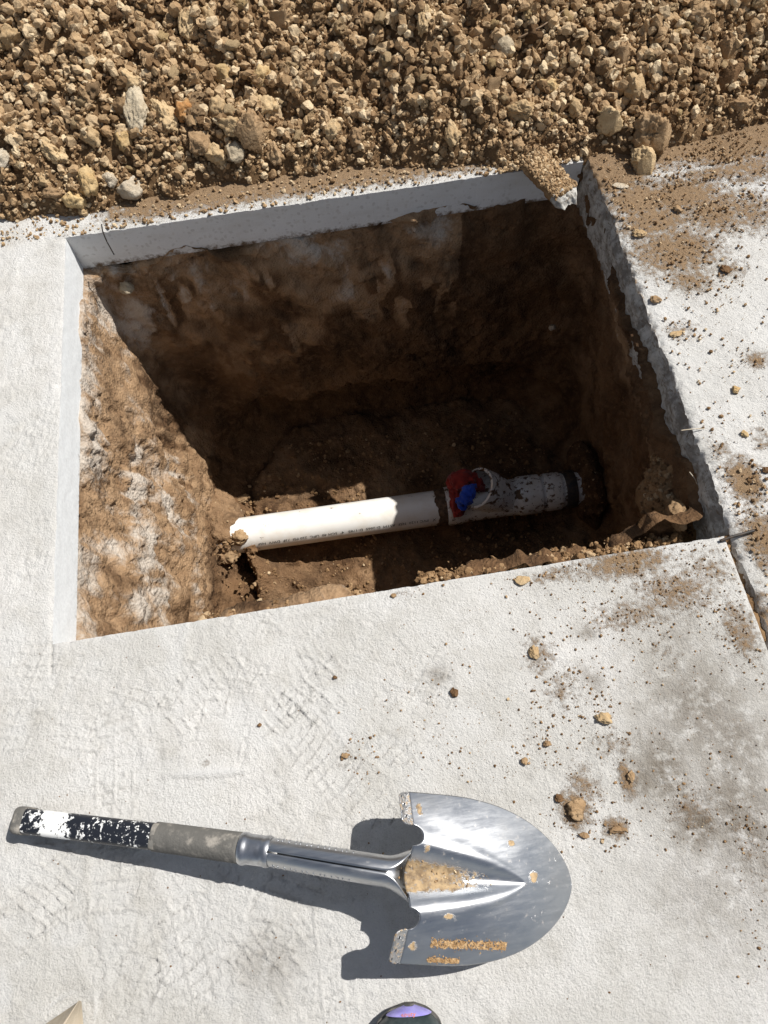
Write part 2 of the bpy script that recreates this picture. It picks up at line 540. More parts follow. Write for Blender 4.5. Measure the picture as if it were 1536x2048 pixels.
def main_slab():
    xs = axis([(-7, -1.2, 0.8), (-1.2, -0.9, 0.02), (-0.9, X0, 0.0028), (X0, X1, 0.0025)])
    ys = axis([(-7, -0.6, 0.8), (-0.6, -0.34, 0.02), (-0.34, Y0, 0.0025), (Y0, Y1, 0.0045), (Y1, 1.62, 0.005), (1.62, 3.6, 0.2)])
    X, Y = np.meshgrid(xs, ys, indexing='ij')
    x, y = X.ravel(), Y.ravel()
    pale = np.zeros_like(x)
    z = slab_height(x, y, pale) * sstep(-1.3, -1.0, x) * sstep(-0.6, -0.45, y)
    # worn arris along the cut
    dx = np.maximum(np.maximum(X0 - x, x - X1), 0)
    dy = np.maximum(np.maximum(Y0 - y, y - Y1), 0)
    de = np.sqrt(dx * dx + dy * dy)
    chip = np.clip(fbm(x * 60, y * 60, seed=71, octs=3), 0, 1)
    z -= np.exp(-de / 0.004) * (0.0012 + 0.004 * chip ** 2)
    for gx, gy in ((np.abs(y - Y1), (x < X0) & (x > X0 - 0.05)), (np.abs(x - X0), (y < Y0) & (y > Y0 - 0.055)), (np.abs(y - Y0), (x < X0) & (x > X0 - 0.03))):
        z -= 0.004 * np.exp(-(gx / 0.002) ** 2) * gy
    # ragged lip of the right-hand joint
    z -= np.exp(-np.abs(x - X1) / 0.004) * 0.003 * (y < Y0)
    nu, nv = len(xs), len(ys)
    F = grid_faces(nu, nv)
    cx = (x[F[:, 0]] + x[F[:, 2]]) / 2
    cy = (y[F[:, 0]] + y[F[:, 2]]) / 2
    keep = ~((cx > X0) & (cx < X1) & (cy > Y0) & (cy < Y1))
    F = F[keep]
    dirt = np.maximum(blob(x, y, DIRT), far_dirt(x, y))
    stain = blob(x, y, STAIN)
    bright = 0.75 * sstep(0.03, 0.0, np.abs(x - (X0 - 0.012)) - 0.004 * fbm(y * 20, x * 3, seed=5)) * (y > Y0 - 0.02) * (y < Y1) * 0.5
    c = at(415, 1545)
    bright = np.maximum(bright, 0.8 * np.exp(-(((x - c[0]) / 0.066) ** 2 + ((y - c[1] + 0.10 * (x - c[0])) / 0.008) ** 2) ** 2))
    bright = np.maximum(bright, 0.5 * np.exp(-de / 0.006))
    bright = np.maximum(bright, 0.6 * np.clip(pale, 0, 1))
    bright = np.maximum(bright, 0.55 * sstep(-0.1, 0.6, fbm(x * 9, y * 9, seed=49, octs=4)) * sstep(0.35, -0.1, x))
    V = [np.stack([x, y, z], 1)]
    Fs = [F]
    mi = [np.zeros(len(F), int)]
    A = {'dirt': [dirt], 'stain': [stain], 'bright': [bright]}
    n0 = len(x)

    def side(idx, nrm, seed, dirt_fn, film=0.0):
        """vertical saw-cut face hanging from the top vertices idx"""
        nonlocal n0
        d = np.linspace(0, SLAB, 26)
        top = V[0][idx]
        P = np.repeat(top[:, None, :], len(d), 1)
        P[:, :, 2] -= d[None, :] * (1 + top[:, 2:3] / SLAB)
        s = top[:, 0] + top[:, 1]
        disp = 0.0004 * fbm(np.repeat(s[:, None], len(d), 1) * 40, np.repeat(d[None], len(s), 0) * 40, seed=seed, octs=3)
        disp[:, 0] = 0
        P[:, :, 0] += nrm[0] * disp
        P[:, :, 1] += nrm[1] * disp
        D = dirt_fn(np.repeat(top[:, 0][:, None], len(d), 1), np.repeat(d[None], len(s), 0))
        V.append(P.reshape(-1, 3))
        f = grid_faces(len(idx), len(d)) + n0
        n0 += len(idx) * len(d)
        Fs.append(f)
        mi.append(np.ones(len(f), int))
        A['dirt'].append(D.ravel())
        A['stain'].append(np.zeros(D.size))
        A['bright'].append(np.full(D.size, film))

    ix0, ix1 = np.argmin(abs(xs - X0)), np.argmin(abs(xs - X1))
    iy0, iy1 = np.argmin(abs(ys - Y0)), np.argmin(abs(ys - Y1))
    I = lambda i, j: i * nv + j
    low = lambda a, d: sstep(SLAB * 0.62, SLAB, d) * 0.55
    side(np.array([I(i, iy1) for i in range(ix0, ix1 + 1)]), (0, -1), 101, low)
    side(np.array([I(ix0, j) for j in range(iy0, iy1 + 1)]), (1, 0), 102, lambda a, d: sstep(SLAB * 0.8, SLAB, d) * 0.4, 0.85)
    side(np.array([I(i, iy0) for i in range(ix1, ix0 - 1, -1)]), (0, 1), 103, low)
    side(np.array([I(ix1, j) for j in range(0, iy0 + 1)]), (1, 0), 104, lambda a, d: 0.5 + 0 * d)
    side(np.array([I(ix1, j) for j in range(iy1, nv)]), (1, 0), 105, lambda a, d: 0.5 + 0 * d)
    o = mesh_np('concrete_slab', np.concatenate(V), np.concatenate(Fs), [M_CONC, M_CUT], mat_idx=np.concatenate(mi),
                attrs={k: np.concatenate(v) for k, v in A.items()})
    tag(o, 'dusty pale concrete slab with a rectangular hole sawn through it', kind='structure')


main_slab()

# joint across the adjoining slab
JA, JB = at(1250, 368), at(1536, 358)


def right_slab():
    xs = axis([(XR, 0.70, 0.0022), (0.70, 1.12, 0.0032), (1.12, 1.4, 0.02), (1.4, 7, 0.8)])
    ys = axis([(-7, -0.6, 0.8), (-0.6, -0.34, 0.02), (-0.34, 0.36, 0.006), (0.36, 1.45, 0.0035), (1.45, 1.62, 0.01), (1.62, 3.6, 0.2)])
    X, Y = np.meshgrid(xs, ys, indexing='ij')
    x, y = X.ravel().copy(), Y.ravel().copy()
    z = 0.0014 * fbm(x * 14, y * 14, seed=13, octs=3) + 0.0008 * fbm(x * 70, y * 70, seed=14, octs=3)
    fade = sstep(1.35, 1.15, x) * sstep(-0.6, -0.4, y)
    z *= fade
    e = x - XR
    lip = 0.0018 * fbm(y * 20, 0 * y, seed=15, octs=4) + 0.0007 * noise(y * 130, 0 * y, seed=16)
    eat = 0.004 * np.clip(fbm(y * 9, 0 * y + 4, seed=17, octs=3), 0, 1) * sstep(0.45, 0.6, y) * sstep(1.35, 1.2, y)
    x += (lip + eat) * np.exp(-e / 0.02) * sstep(-0.6, -0.3, y)
    chips = np.clip(fbm(x * 70, y * 70, seed=18, octs=3), -0.3, 1) + 0.3
    z -= np.exp(-e / 0.0065) * (0.003 + 0.009 * chips)
    # the tooled joint running across
    yj = JA[1] + (x - JA[0]) * (JB[1] - JA[1]) / (JB[0] - JA[0])
    z -= 0.006 * np.exp(-((y - yj) / 0.0035) ** 2) * fade
    F = grid_faces(len(xs), len(ys))
    dirt = np.maximum(blob(x, y, DIRT_R), 0.55 * np.exp(-e / 0.012) * (0.5 + 0.5 * noise(y * 12, 0 * y, seed=19)))
    dirt = np.maximum(dirt, (0.30 + 0.6 * sstep(1.27, 1.38, y)) * sstep(1.18, 1.30, y + 0.05 * fbm(x * 8, y * 8, seed=24, octs=3)))
    bright = 0.7 * sstep(0.2, 0.5, y) * (0.6 + 0.4 * noise(x * 9, y * 9, seed=20)) * sstep(1.3, 1.1, x)
    bright = np.clip(bright - 0.6 * dirt, 0, 1)
    stain = 0.55 * blob(x, y, [(1530, 1400, 90, 120, 1)])
    n = len(x)
    nv = len(ys)
    d = np.linspace(0, SLAB + 0.01, 24)
    top = np.stack([x, y, z], 1)[:nv]
    P = np.repeat(top[:, None, :], len(d), 1)
    P[:, :, 2] -= d[None, :]
    yy = np.repeat(top[:, 1][:, None], len(d), 1)
    dd = np.repeat(d[None], nv, 0)
    disp = 0.002 * fbm(yy * 30, dd * 22, seed=22, octs=4) + 0.0013 * fbm(yy * 130, dd * 50, seed=23, octs=3)
    disp = disp * sstep(0.0, 0.012, dd) - 0.010 * sstep(0.0, 0.03, dd)
    P[:, :, 0] += disp
    f2 = grid_faces(nv, len(d)) + n
    V = np.concatenate([np.stack([x, y, z], 1), P.reshape(-1, 3)])
    zz = np.zeros(P.shape[0] * P.shape[1])
    o = mesh_np('adjoining_slab', V, np.concatenate([F, f2]), [M_CONC, M_ROUGH], mat_idx=np.r_[np.zeros(len(F), int), np.ones(len(f2), int)],
                attrs={'dirt': np.r_[dirt, zz], 'stain': np.r_[stain, zz], 'bright': np.r_[bright, zz]})
    tag(o, 'white speckled concrete slab along the right of the hole', kind='structure')


right_slab()

# soil packed in the joint between the two slabs
def joint_fill():
    ys = axis([(-3, -0.4, 0.1), (-0.4, Y0 + 0.004, 0.004), ])
    us = np.linspace(0, 1, 8)
    Yg, U = np.meshgrid(ys, us, indexing='ij')
    x = X1 - 0.006 + U * 0.036
    z = -0.016 + 0.006 * fbm(x * 60, Yg * 60, seed=31, octs=4)
    V = np.stack([x, Yg, z], -1).reshape(-1, 3)
    o = mesh_np('joint_soil', V, grid_faces(len(ys), 8), [M_CRUMB], attrs={'tone': np.full(len(V), 0.2)})
    tag(o, 'brown soil packed in the joint between the two slabs', kind='stuff')


joint_fill()

# the earth around, far out to the horizon, with the excavation left open
def ground():
    xs = np.array([-90, -20, -6, -0.95, 1.0, 6, 20, 90.0])
    ys = np.array([-90, -20, -6, 0.2, 1.75, 6, 20, 90.0])
    X, Y = np.meshgrid(xs, ys, indexing='ij')
    V = np.stack([X, Y, 0 * X - 0.13], -1).reshape(-1, 3)
    F = grid_faces(8, 8)
    keep = [k for k, f in enumerate(F) if not (abs(V[f][:, 0].mean() - 0.025) < 0.1 and abs(V[f][:, 1].mean() - 0.975) < 0.1)]
    o = mesh_np('ground', V, F[keep], [M_SOIL], attrs={'tone': np.full(len(V), 0.45)})
    tag(o, 'bare brown earth all around the slabs', kind='structure')


ground()

# ------------------------------------------------------------------ the excavation
PIPE_Z = -0.95
FLOOR = -1.055


def pit_shell():
    nth, nt_, nr = 860, 190, 80
    th = np.linspace(0, 2 * np.pi, nth, endpoint=False)
    t = np.linspace(0, 1, nt_)
    TH, T = np.meshgrid(th, t, indexing='ij')
    n = 40 - 34.5 * T ** 0.35
    c, s = np.cos(TH), np.sin(TH)
    r = 1 / (np.abs(c) ** n + np.abs(s) ** n) ** (1 / n)
    U, Vv = r * c, r * s                                  # -1..1
    uy = Y0 + (Vv + 1) / 2 * (Y1 - Y0)
    ux = X0 + (U + 1) / 2 * (X1 - X0)
    fil = 0.07 * sstep(0.86, 1.0, T) ** 2
    low = fbm(ux * 3.2, uy * 3.2, T * 3.2, seed=201, octs=3)
    xl = X0 + 0.006 + 0.105 * T ** 1.15 + 0.012 * low + fil
    xr = XR - 0.014 + 0.145 * np.sin(np.pi / 2 * T) - fil * 0.9 + 0.020 * low
    cave = sstep(0.66, 0.80, T + 0.05 * fbm(ux * 5, T * 3, seed=207, octs=2) - 0.30 * sstep(0.0, 0.5, np.abs(ux - 0.03) - 0.30)) * sstep(-0.52, -0.36, ux)
    yf = Y1 - 0.008 + 0.02 * T + 0.018 * low + 0.115 * cave - fil * 0.6
    ledge = sstep(0.06, 0.26, ux) * np.exp(-(T / 0.10) ** 2) * (0.052 + 0.02 * fbm(ux * 22, T * 9, seed=204, octs=3))
    corner = sstep(0.36, 0.60, ux) * np.exp(-(T / 0.30) ** 2) * 0.03
    lip = sstep(-0.35, -0.28, ux) * sstep(-0.02, -0.1, ux) * np.exp(-(T / 0.06) ** 2) * 0.045
    yn = Y0 + 0.012 - 0.05 * sstep(0.1, 0.9, T) + 0.015 * low + ledge + corner + lip + fil
    x = xl + (U + 1) / 2 * (xr - xl)
    y = yn + (Vv + 1) / 2 * (yf - yn)
    # ragged top edge clinging to the underside of the slab
    jag = 0.02 * fbm(ux * 9, uy * 9, seed=205, octs=4, gain=0.6)
    jag += 0.028 * sstep(-0.2, 0.5, ux) * (Vv > 0.8)
    jag += (0.046 + 0.018 * fbm(uy * 14, uy * 0, seed=206, octs=3)) * (U > 0.85)
    ztop = -SLAB + 0.004 + np.clip(jag, -0.03, 0.066)
    z = ztop + (FLOOR - ztop) * T
    # direction into the earth
    nx, ny = np.sign(c) * np.abs(U) ** 5, np.sign(s) * np.abs(Vv) ** 5
    ln = np.sqrt(nx * nx + ny * ny) + 1e-9
    nx, ny = nx / ln, ny / ln
    mid = fbm(x * 13, y * 13, z * 10, seed=210, octs=4, gain=0.55)
    rid = 1 - np.abs(fbm(x * 13, y * 11, z * 20, seed=215, octs=4))
    fine = fbm(x * 70, y * 70, z * 70, seed=220, octs=3, gain=0.6)
    lump = np.clip(fbm(x * 30, y * 30, z * 30, seed=225, octs=2), 0, 1)
    # spade cuts: long scraped facets on the left wall, cracks across them
    crack = np.clip(1 - np.abs(fbm(x * 6, y * 7, z * 15, seed=230, octs=3)) / 0.045, 0, 1) * sstep(0.1, 0.4, fbm(x * 9, y * 9, z * 9, seed=233, octs=2))
    shear = sstep(-0.05, 0.4, fbm(x * 5 + 3, y * 5, z * 5, seed=236, octs=2))
    disp = -(0.013 * mid + (0.0060 * (rid - 0.6) + 0.0050 * fine + 0.0055 * lump) * (1 - 0.8 * shear)) + 0.012 * crack
    calm = sstep(0.0, 0.02, T)
    disp *= 0.35 + 0.65 * calm
    disp = np.where(T < 0.004, 0.03, disp)
    x = x + nx * disp
    y = y + ny * disp
    z = z - 0.004 * fine * calm
    W = np.stack([x, y, z], -1)
    # floor
    base = W[:, -1, :]
    rr = np.linspace(1, 0, nr + 1)[1:]
    cen = np.array([0.06, 0.92])
    fx = cen[0] + rr[None, :] * (base[:, 0:1] - cen[0])
    fy = cen[1] + rr[None, :] * (base[:, 1:2] - cen[1])
    fz = floor_z(fx, fy)
    bl = sstep(1.0, 0.965, rr)[None, :]
    fz = base[:, 2:3] * (1 - bl) + fz * bl
    P = np.concatenate([W, np.stack([fx, fy, fz], -1)], 1)
    nv = nt_ + nr
    x, y, z = P[..., 0], P[..., 1], P[..., 2]
    # chalky cement dust; on the left wall it also paints in the sunlit brightness
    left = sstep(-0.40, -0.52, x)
    dust_and_light = left * (0.36 + 0.36 * sstep(-0.85, -0.15, z) + 0.32 * fbm(y * 5, z * 5, seed=240, octs=3))
    dust_and_light = np.maximum(dust_and_light * sstep(-1.02, -0.8, z), 0.2 * left)
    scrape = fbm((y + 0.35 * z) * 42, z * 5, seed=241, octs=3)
    dust_and_light = np.clip(dust_and_light + left * 0.30 * scrape * sstep(-0.2, 0.3, fbm(y * 6, z * 6, seed=243, octs=2)), 0, 1)
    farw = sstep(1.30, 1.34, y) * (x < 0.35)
    dust_and_light = np.maximum(dust_and_light, farw * (0.55 * np.exp(-((z + 0.13) / 0.06) ** 2) + 0.42 * sstep(0.05, 0.45, fbm(x * 5, z * 5, seed=244, octs=3)) * sstep(-0.75, -0.25, z)))
    dust_and_light = np.maximum(dust_and_light, 0.75 * np.exp(-((z + 0.11) / 0.035) ** 2) * (y < 1.36) * (x < 0.0))
    dust_and_light = np.maximum(dust_and_light, 0.35 * sstep(0.60, 0.64, x) * np.exp(-((z + 0.16) / 0.08) ** 2))
    dust_and_light = np.maximum(dust_and_light, 0.17 * sstep(0.60, 0.66, x) * sstep(-0.12, -0.2, z))  # right wall clay lightened in colour to make up for low light
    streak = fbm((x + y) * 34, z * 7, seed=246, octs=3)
    dust_and_light = np.maximum(dust_and_light, farw * 0.55 * sstep(0.1, 0.7, streak) * sstep(-0.8, -0.2, z))
    dust_and_light = dust_and_light * (0.75 + 0.6 * fbm(x * 8, y * 8, z * 8, seed=248, octs=3))
    dust_and_light[:, nt_:] = np.maximum(dust_and_light[:, nt_:], 0.14 + 0.08 * fbm(x[:, nt_:] * 9, y[:, nt_:] * 9, seed=249, octs=3))
    o = mesh_np('excavated_soil', P.reshape(-1, 3), grid_faces(nth, nv, True), [M_PIT], attrs={'dust_and_light': np.clip(dust_and_light, 0, 1).ravel()})
    tag(o, 'raw brown clay walls and floor of the dug hole', kind='structure')


def floor_z(x, y):
    z = FLOOR + 0.016 * fbm(x * 5, y * 5, seed=250, octs=3) + 0.006 * fbm(x * 28, y * 28, seed=252, octs=4, gain=0.6)
    z = z + 0.012 * np.clip(fbm(x * 20, y * 20, seed=255, octs=2), 0, 1)
    z = z + 0.17 * np.exp(-(((x + 0.44) / 0.055) ** 2 + ((y - 0.93) / 0.10) ** 2))           # spill over the pipe's left end
    z = z + 0.09 * np.exp(-(((x + 0.38) / 0.075) ** 2 + ((y - 0.87) / 0.07) ** 2))
    z = z + 0.045 * np.exp(-(((x + 0.30) / 0.20) ** 2 + ((y - 1.10) / 0.05) ** 2))
    z = z - 0.02 * np.exp(-((y - 0.92) / 0.06) ** 2) * sstep(-0.25, -0.1, x)                 # trench under the pipe
    return z


pit_shell()

# ------------------------------------------------------------------ spoil heap
TOE = np.array([[-3, 1.50], [-0.9, 1.47], [-0.733, 1.455], [-0.558, 1.442], [-0.382, 1.452], [-0.146, 1.456], [0.091, 1.450], [0.438, 1.402], [0.629, 1.385], [0.74, 1.37], [0.845, 1.375], [1.088, 1.40], [1.6, 1.45], [3, 1.6]])


def heap_base(x, y):
    d = y - np.interp(x, TOE[:, 0], TOE[:, 1]) - 0.015 * noise(x * 16, 0 * x, seed=300)
    d = np.maximum(d, -0.02)
    s = 0.68 * d
    h = np.where(d > 0, 0.018 * (1 - np.exp(-d / 0.03)) + 0.50 * (1 - np.exp(-s / 0.50)), -0.01)
    h = h * sstep(2.6, 1.6, np.abs(x - 0.1)) * sstep(3.7, 2.7, y)
    h = h + sstep(0.02, 0.12, d) * (0.034 * fbm(x * 6, y * 6, seed=302, octs=3))
    return h


def heap_z(x, y):
    h = heap_base(x, y)
    g = sstep(-0.01, 0.03, h)
    return h + g * (0.012 * fbm(x * 30, y * 30, seed=305, octs=3) + 0.006 * fbm(x * 95, y * 95, seed=308, octs=2)) - 0.01 * (1 - g)


def heap():
    xs = axis([(-2.7, -1.15, 0.06), (-1.15, 1.35, 0.0065), (1.35, 2.7, 0.06)])
    ys = axis([(1.33, 2.25, 0.006), (2.25, 3.7, 0.06)])
    X, Y = np.meshgrid(xs, ys, indexing='ij')
    x, y = X.ravel(), Y.ravel()
    z = heap_z(x, y)
    F = grid_faces(len(xs), len(ys))
    keep = (z[F].max(1) > -0.004)
    F = F[keep]
    used = np.unique(F)
    re = np.full(len(x), -1)
    re[used] = np.arange(len(used))
    tone = 0.5 + 0.5 * fbm(x * 7, y * 7, seed=311, octs=3)  # base kept dark below the clods, painting shadow into the gaps
    o = mesh_np('spoil_heap', np.stack([x, y, z], 1)[used], re[F], [M_SOIL], attrs={'tone': np.clip(tone * 0.16, 0, 1)[used]})
    tag(o, 'heap of loose tan and brown dug soil behind the hole', kind='stuff')


heap()


def ico(sub):
    import bmesh
    bm = bmesh.new()
    bmesh.ops.create_icosphere(bm, subdivisions=sub, radius=1.0)
    V = np.array([v.co[:] for v in bm.verts])
    F = np.array([[v.index for v in f.verts] for f in bm.faces])
    bm.free()
    return V, F


ICO = {s: ico(s) for s in (1, 2, 3, 4, 5)}


def rock(sub, seed, facets=9, rough=0.08, soft=0.0):
    r = np.random.default_rng(seed)
    V, F = ICO[sub]
    V = V.copy()
    for _ in range(facets):
        n = r.normal(size=3)
        n /= np.linalg.norm(n)
        d = r.uniform(0.55, 0.92)
        k = V @ n - d
        V -= np.outer(np.clip(k, 0, None) * (1 - soft), n)
    s = seed % 97
    L = np.linalg.norm(V, axis=1, keepdims=True)
    nn = V / (L + 1e-9)
    q = rough * 1.25 * fbm(V[:, 0] * 2.6 + s, V[:, 1] * 2.2, V[:, 2] * 2.2, seed=400 + seed % 50, octs=5, gain=0.66)
    if sub >= 4:
        q = q + rough * 0.5 * (1 - 2 * np.abs(noise(V[:, 0] * 6 + s, V[:, 1] * 6, V[:, 2] * 6, seed=430)))
    V = V + nn * q[:, None]
    return V, F


def scatter(name, pts, size, sub, tone, mat, label, variants=16, squash=(0.55, 1.05), parent=None):
    """many tiny grains joined into one mesh"""
    pts = np.asarray(pts)
    N = len(pts)
    base = [rock(sub, 900 + k, facets=7, rough=0.20 if sub > 1 else 0.10)[0] for k in range(variants)]
    Fb = ICO[sub][1]
    nvb = len(base[0])
    bank = np.stack(base)
    pick = rng.integers(0, variants, N)
    q = rng.normal(size=(N, 4))
    q /= np.linalg.norm(q, axis=1, keepdims=True)
    a, b, c, d = q.T
    Rm = np.stack([np.stack([1 - 2 * (c * c + d * d), 2 * (b * c - a * d), 2 * (b * d + a * c)], -1),
                   np.stack([2 * (b * c + a * d), 1 - 2 * (b * b + d * d), 2 * (c * d - a * b)], -1),
                   np.stack([2 * (b * d - a * c), 2 * (c * d + a * b), 1 - 2 * (b * b + c * c)], -1)], 1)
    sc3 = rng.uniform(squash[0], squash[1], (N, 1, 3)) * np.asarray(size)[:, None, None]
    V = np.einsum('nij,nkj->nki', Rm, bank[pick] * sc3) + pts[:, None, :]
    F = (Fb[None] + (np.arange(N) * nvb)[:, None, None]).reshape(-1, 3)
    o = mesh_np(name, V.reshape(-1, 3), F, [mat], smooth=False, attrs={'tone': np.repeat(tone, nvb)}, parent=parent)
    tag(o, label, kind='stuff')
    return o


def heap_points(n, ymax=1.95, jitter=0.0, xr=(-1.2, 1.4)):
    x = rng.uniform(xr[0], xr[1], n * 2)
    y = rng.uniform(1.33, ymax, n * 2)
    z = heap_z(x, y)
    k = z > 0.0005
    return np.stack([x, y, z], 1)[k][:n]


# fine and middling crumbs of the heap (uncountable)
p = np.vstack([heap_points(26000), heap_points(1500, 3.2, xr=(-2, 2))])
s = 0.0018 + 0.0050 * rng.random(len(p)) ** 2.0
scatter('soil_grains', p + np.c_[0 * s, 0 * s, s * 0.3], s, 1, np.clip(rng.normal(0.42, 0.25, len(p)), 0, 1), M_SOIL, 'fine loose crumbs covering the spoil heap')
p = np.vstack([heap_points(10500), heap_points(1500, 3.2, xr=(-2, 2))])
s = 0.0055 + 0.0110 * rng.random(len(p)) ** 2.2
d_toe = p[:, 1] - np.interp(p[:, 0], TOE[:, 0], TOE[:, 1])
s *= 0.75 + 0.35 * sstep(0.03, 0.12, d_toe)
scatter('soil_lumps', p + np.c_[0 * s, 0 * s, s * 0.75], s, 2, np.clip(rng.normal(0.52, 0.26, len(p)), 0, 1), M_SOIL, 'thumb-sized soil lumps covering the spoil heap')


# ------------------------------------------------------------------ clods one can tell apart
def on_heap(px, py):
    z = 0.0
    for _ in range(12):
        q = at(px, py, z)
        z = 0.5 * z + 0.5 * max(0.0, float(heap_z(q[0:1], q[1:2])[0]))
    return at(px, py, z)


def clod(name, label, px, py, wpx, hpx, mat, seed, base=None, facets=9, rough=0.09, sub=4, lift=0.5, tilt=0, cat='clod', depth=0.95, group=None, front=None):
    p = on_heap(px, py) if base is None else at(px, py, base)
    k = mm_per_px(p)
    a, b = wpx * k / 2, hpx * k / 2
    V, F = rock(sub, seed, facets, rough)
    if front:
        for nx_, ny_, nz_, dd in ((-0.25, -0.90, 0.36, front), (0.5, -0.8, 0.3, front + 0.2)):
            nn_ = np.array([nx_, ny_, nz_]) / math.sqrt(nx_ ** 2 + ny_ ** 2 + nz_ ** 2)
            kk = np.clip(V @ nn_ - dd, 0, None)
            V = V - np.outer(kk * 0.93, nn_)
        depth = 1.25
    V = V / (np.abs(V).max(0) + 1e-9)
    V = V * np.array([a, b * (0.85 if front else 1), min(a, b) * depth])
    t = math.radians(tilt)
    V = V @ np.array([[math.cos(t), math.sin(t), 0], [-math.sin(t), math.cos(t), 0], [0, 0, 1]])
    # lean with the view so that a tall clod keeps its outline
    me = mesh_np(name, V, F, [mat], smooth=True, link=False)
    o = obj_of(name, me)
    lean = 0.45 if base is None and not front else 0.0
    o.rotation_euler = (lean, 0, math.radians(-8.8))
    o.location = (p[0], p[1], p[2] + min(a, b) * depth * lift)
    tag(o, label, cat, group)
    return o


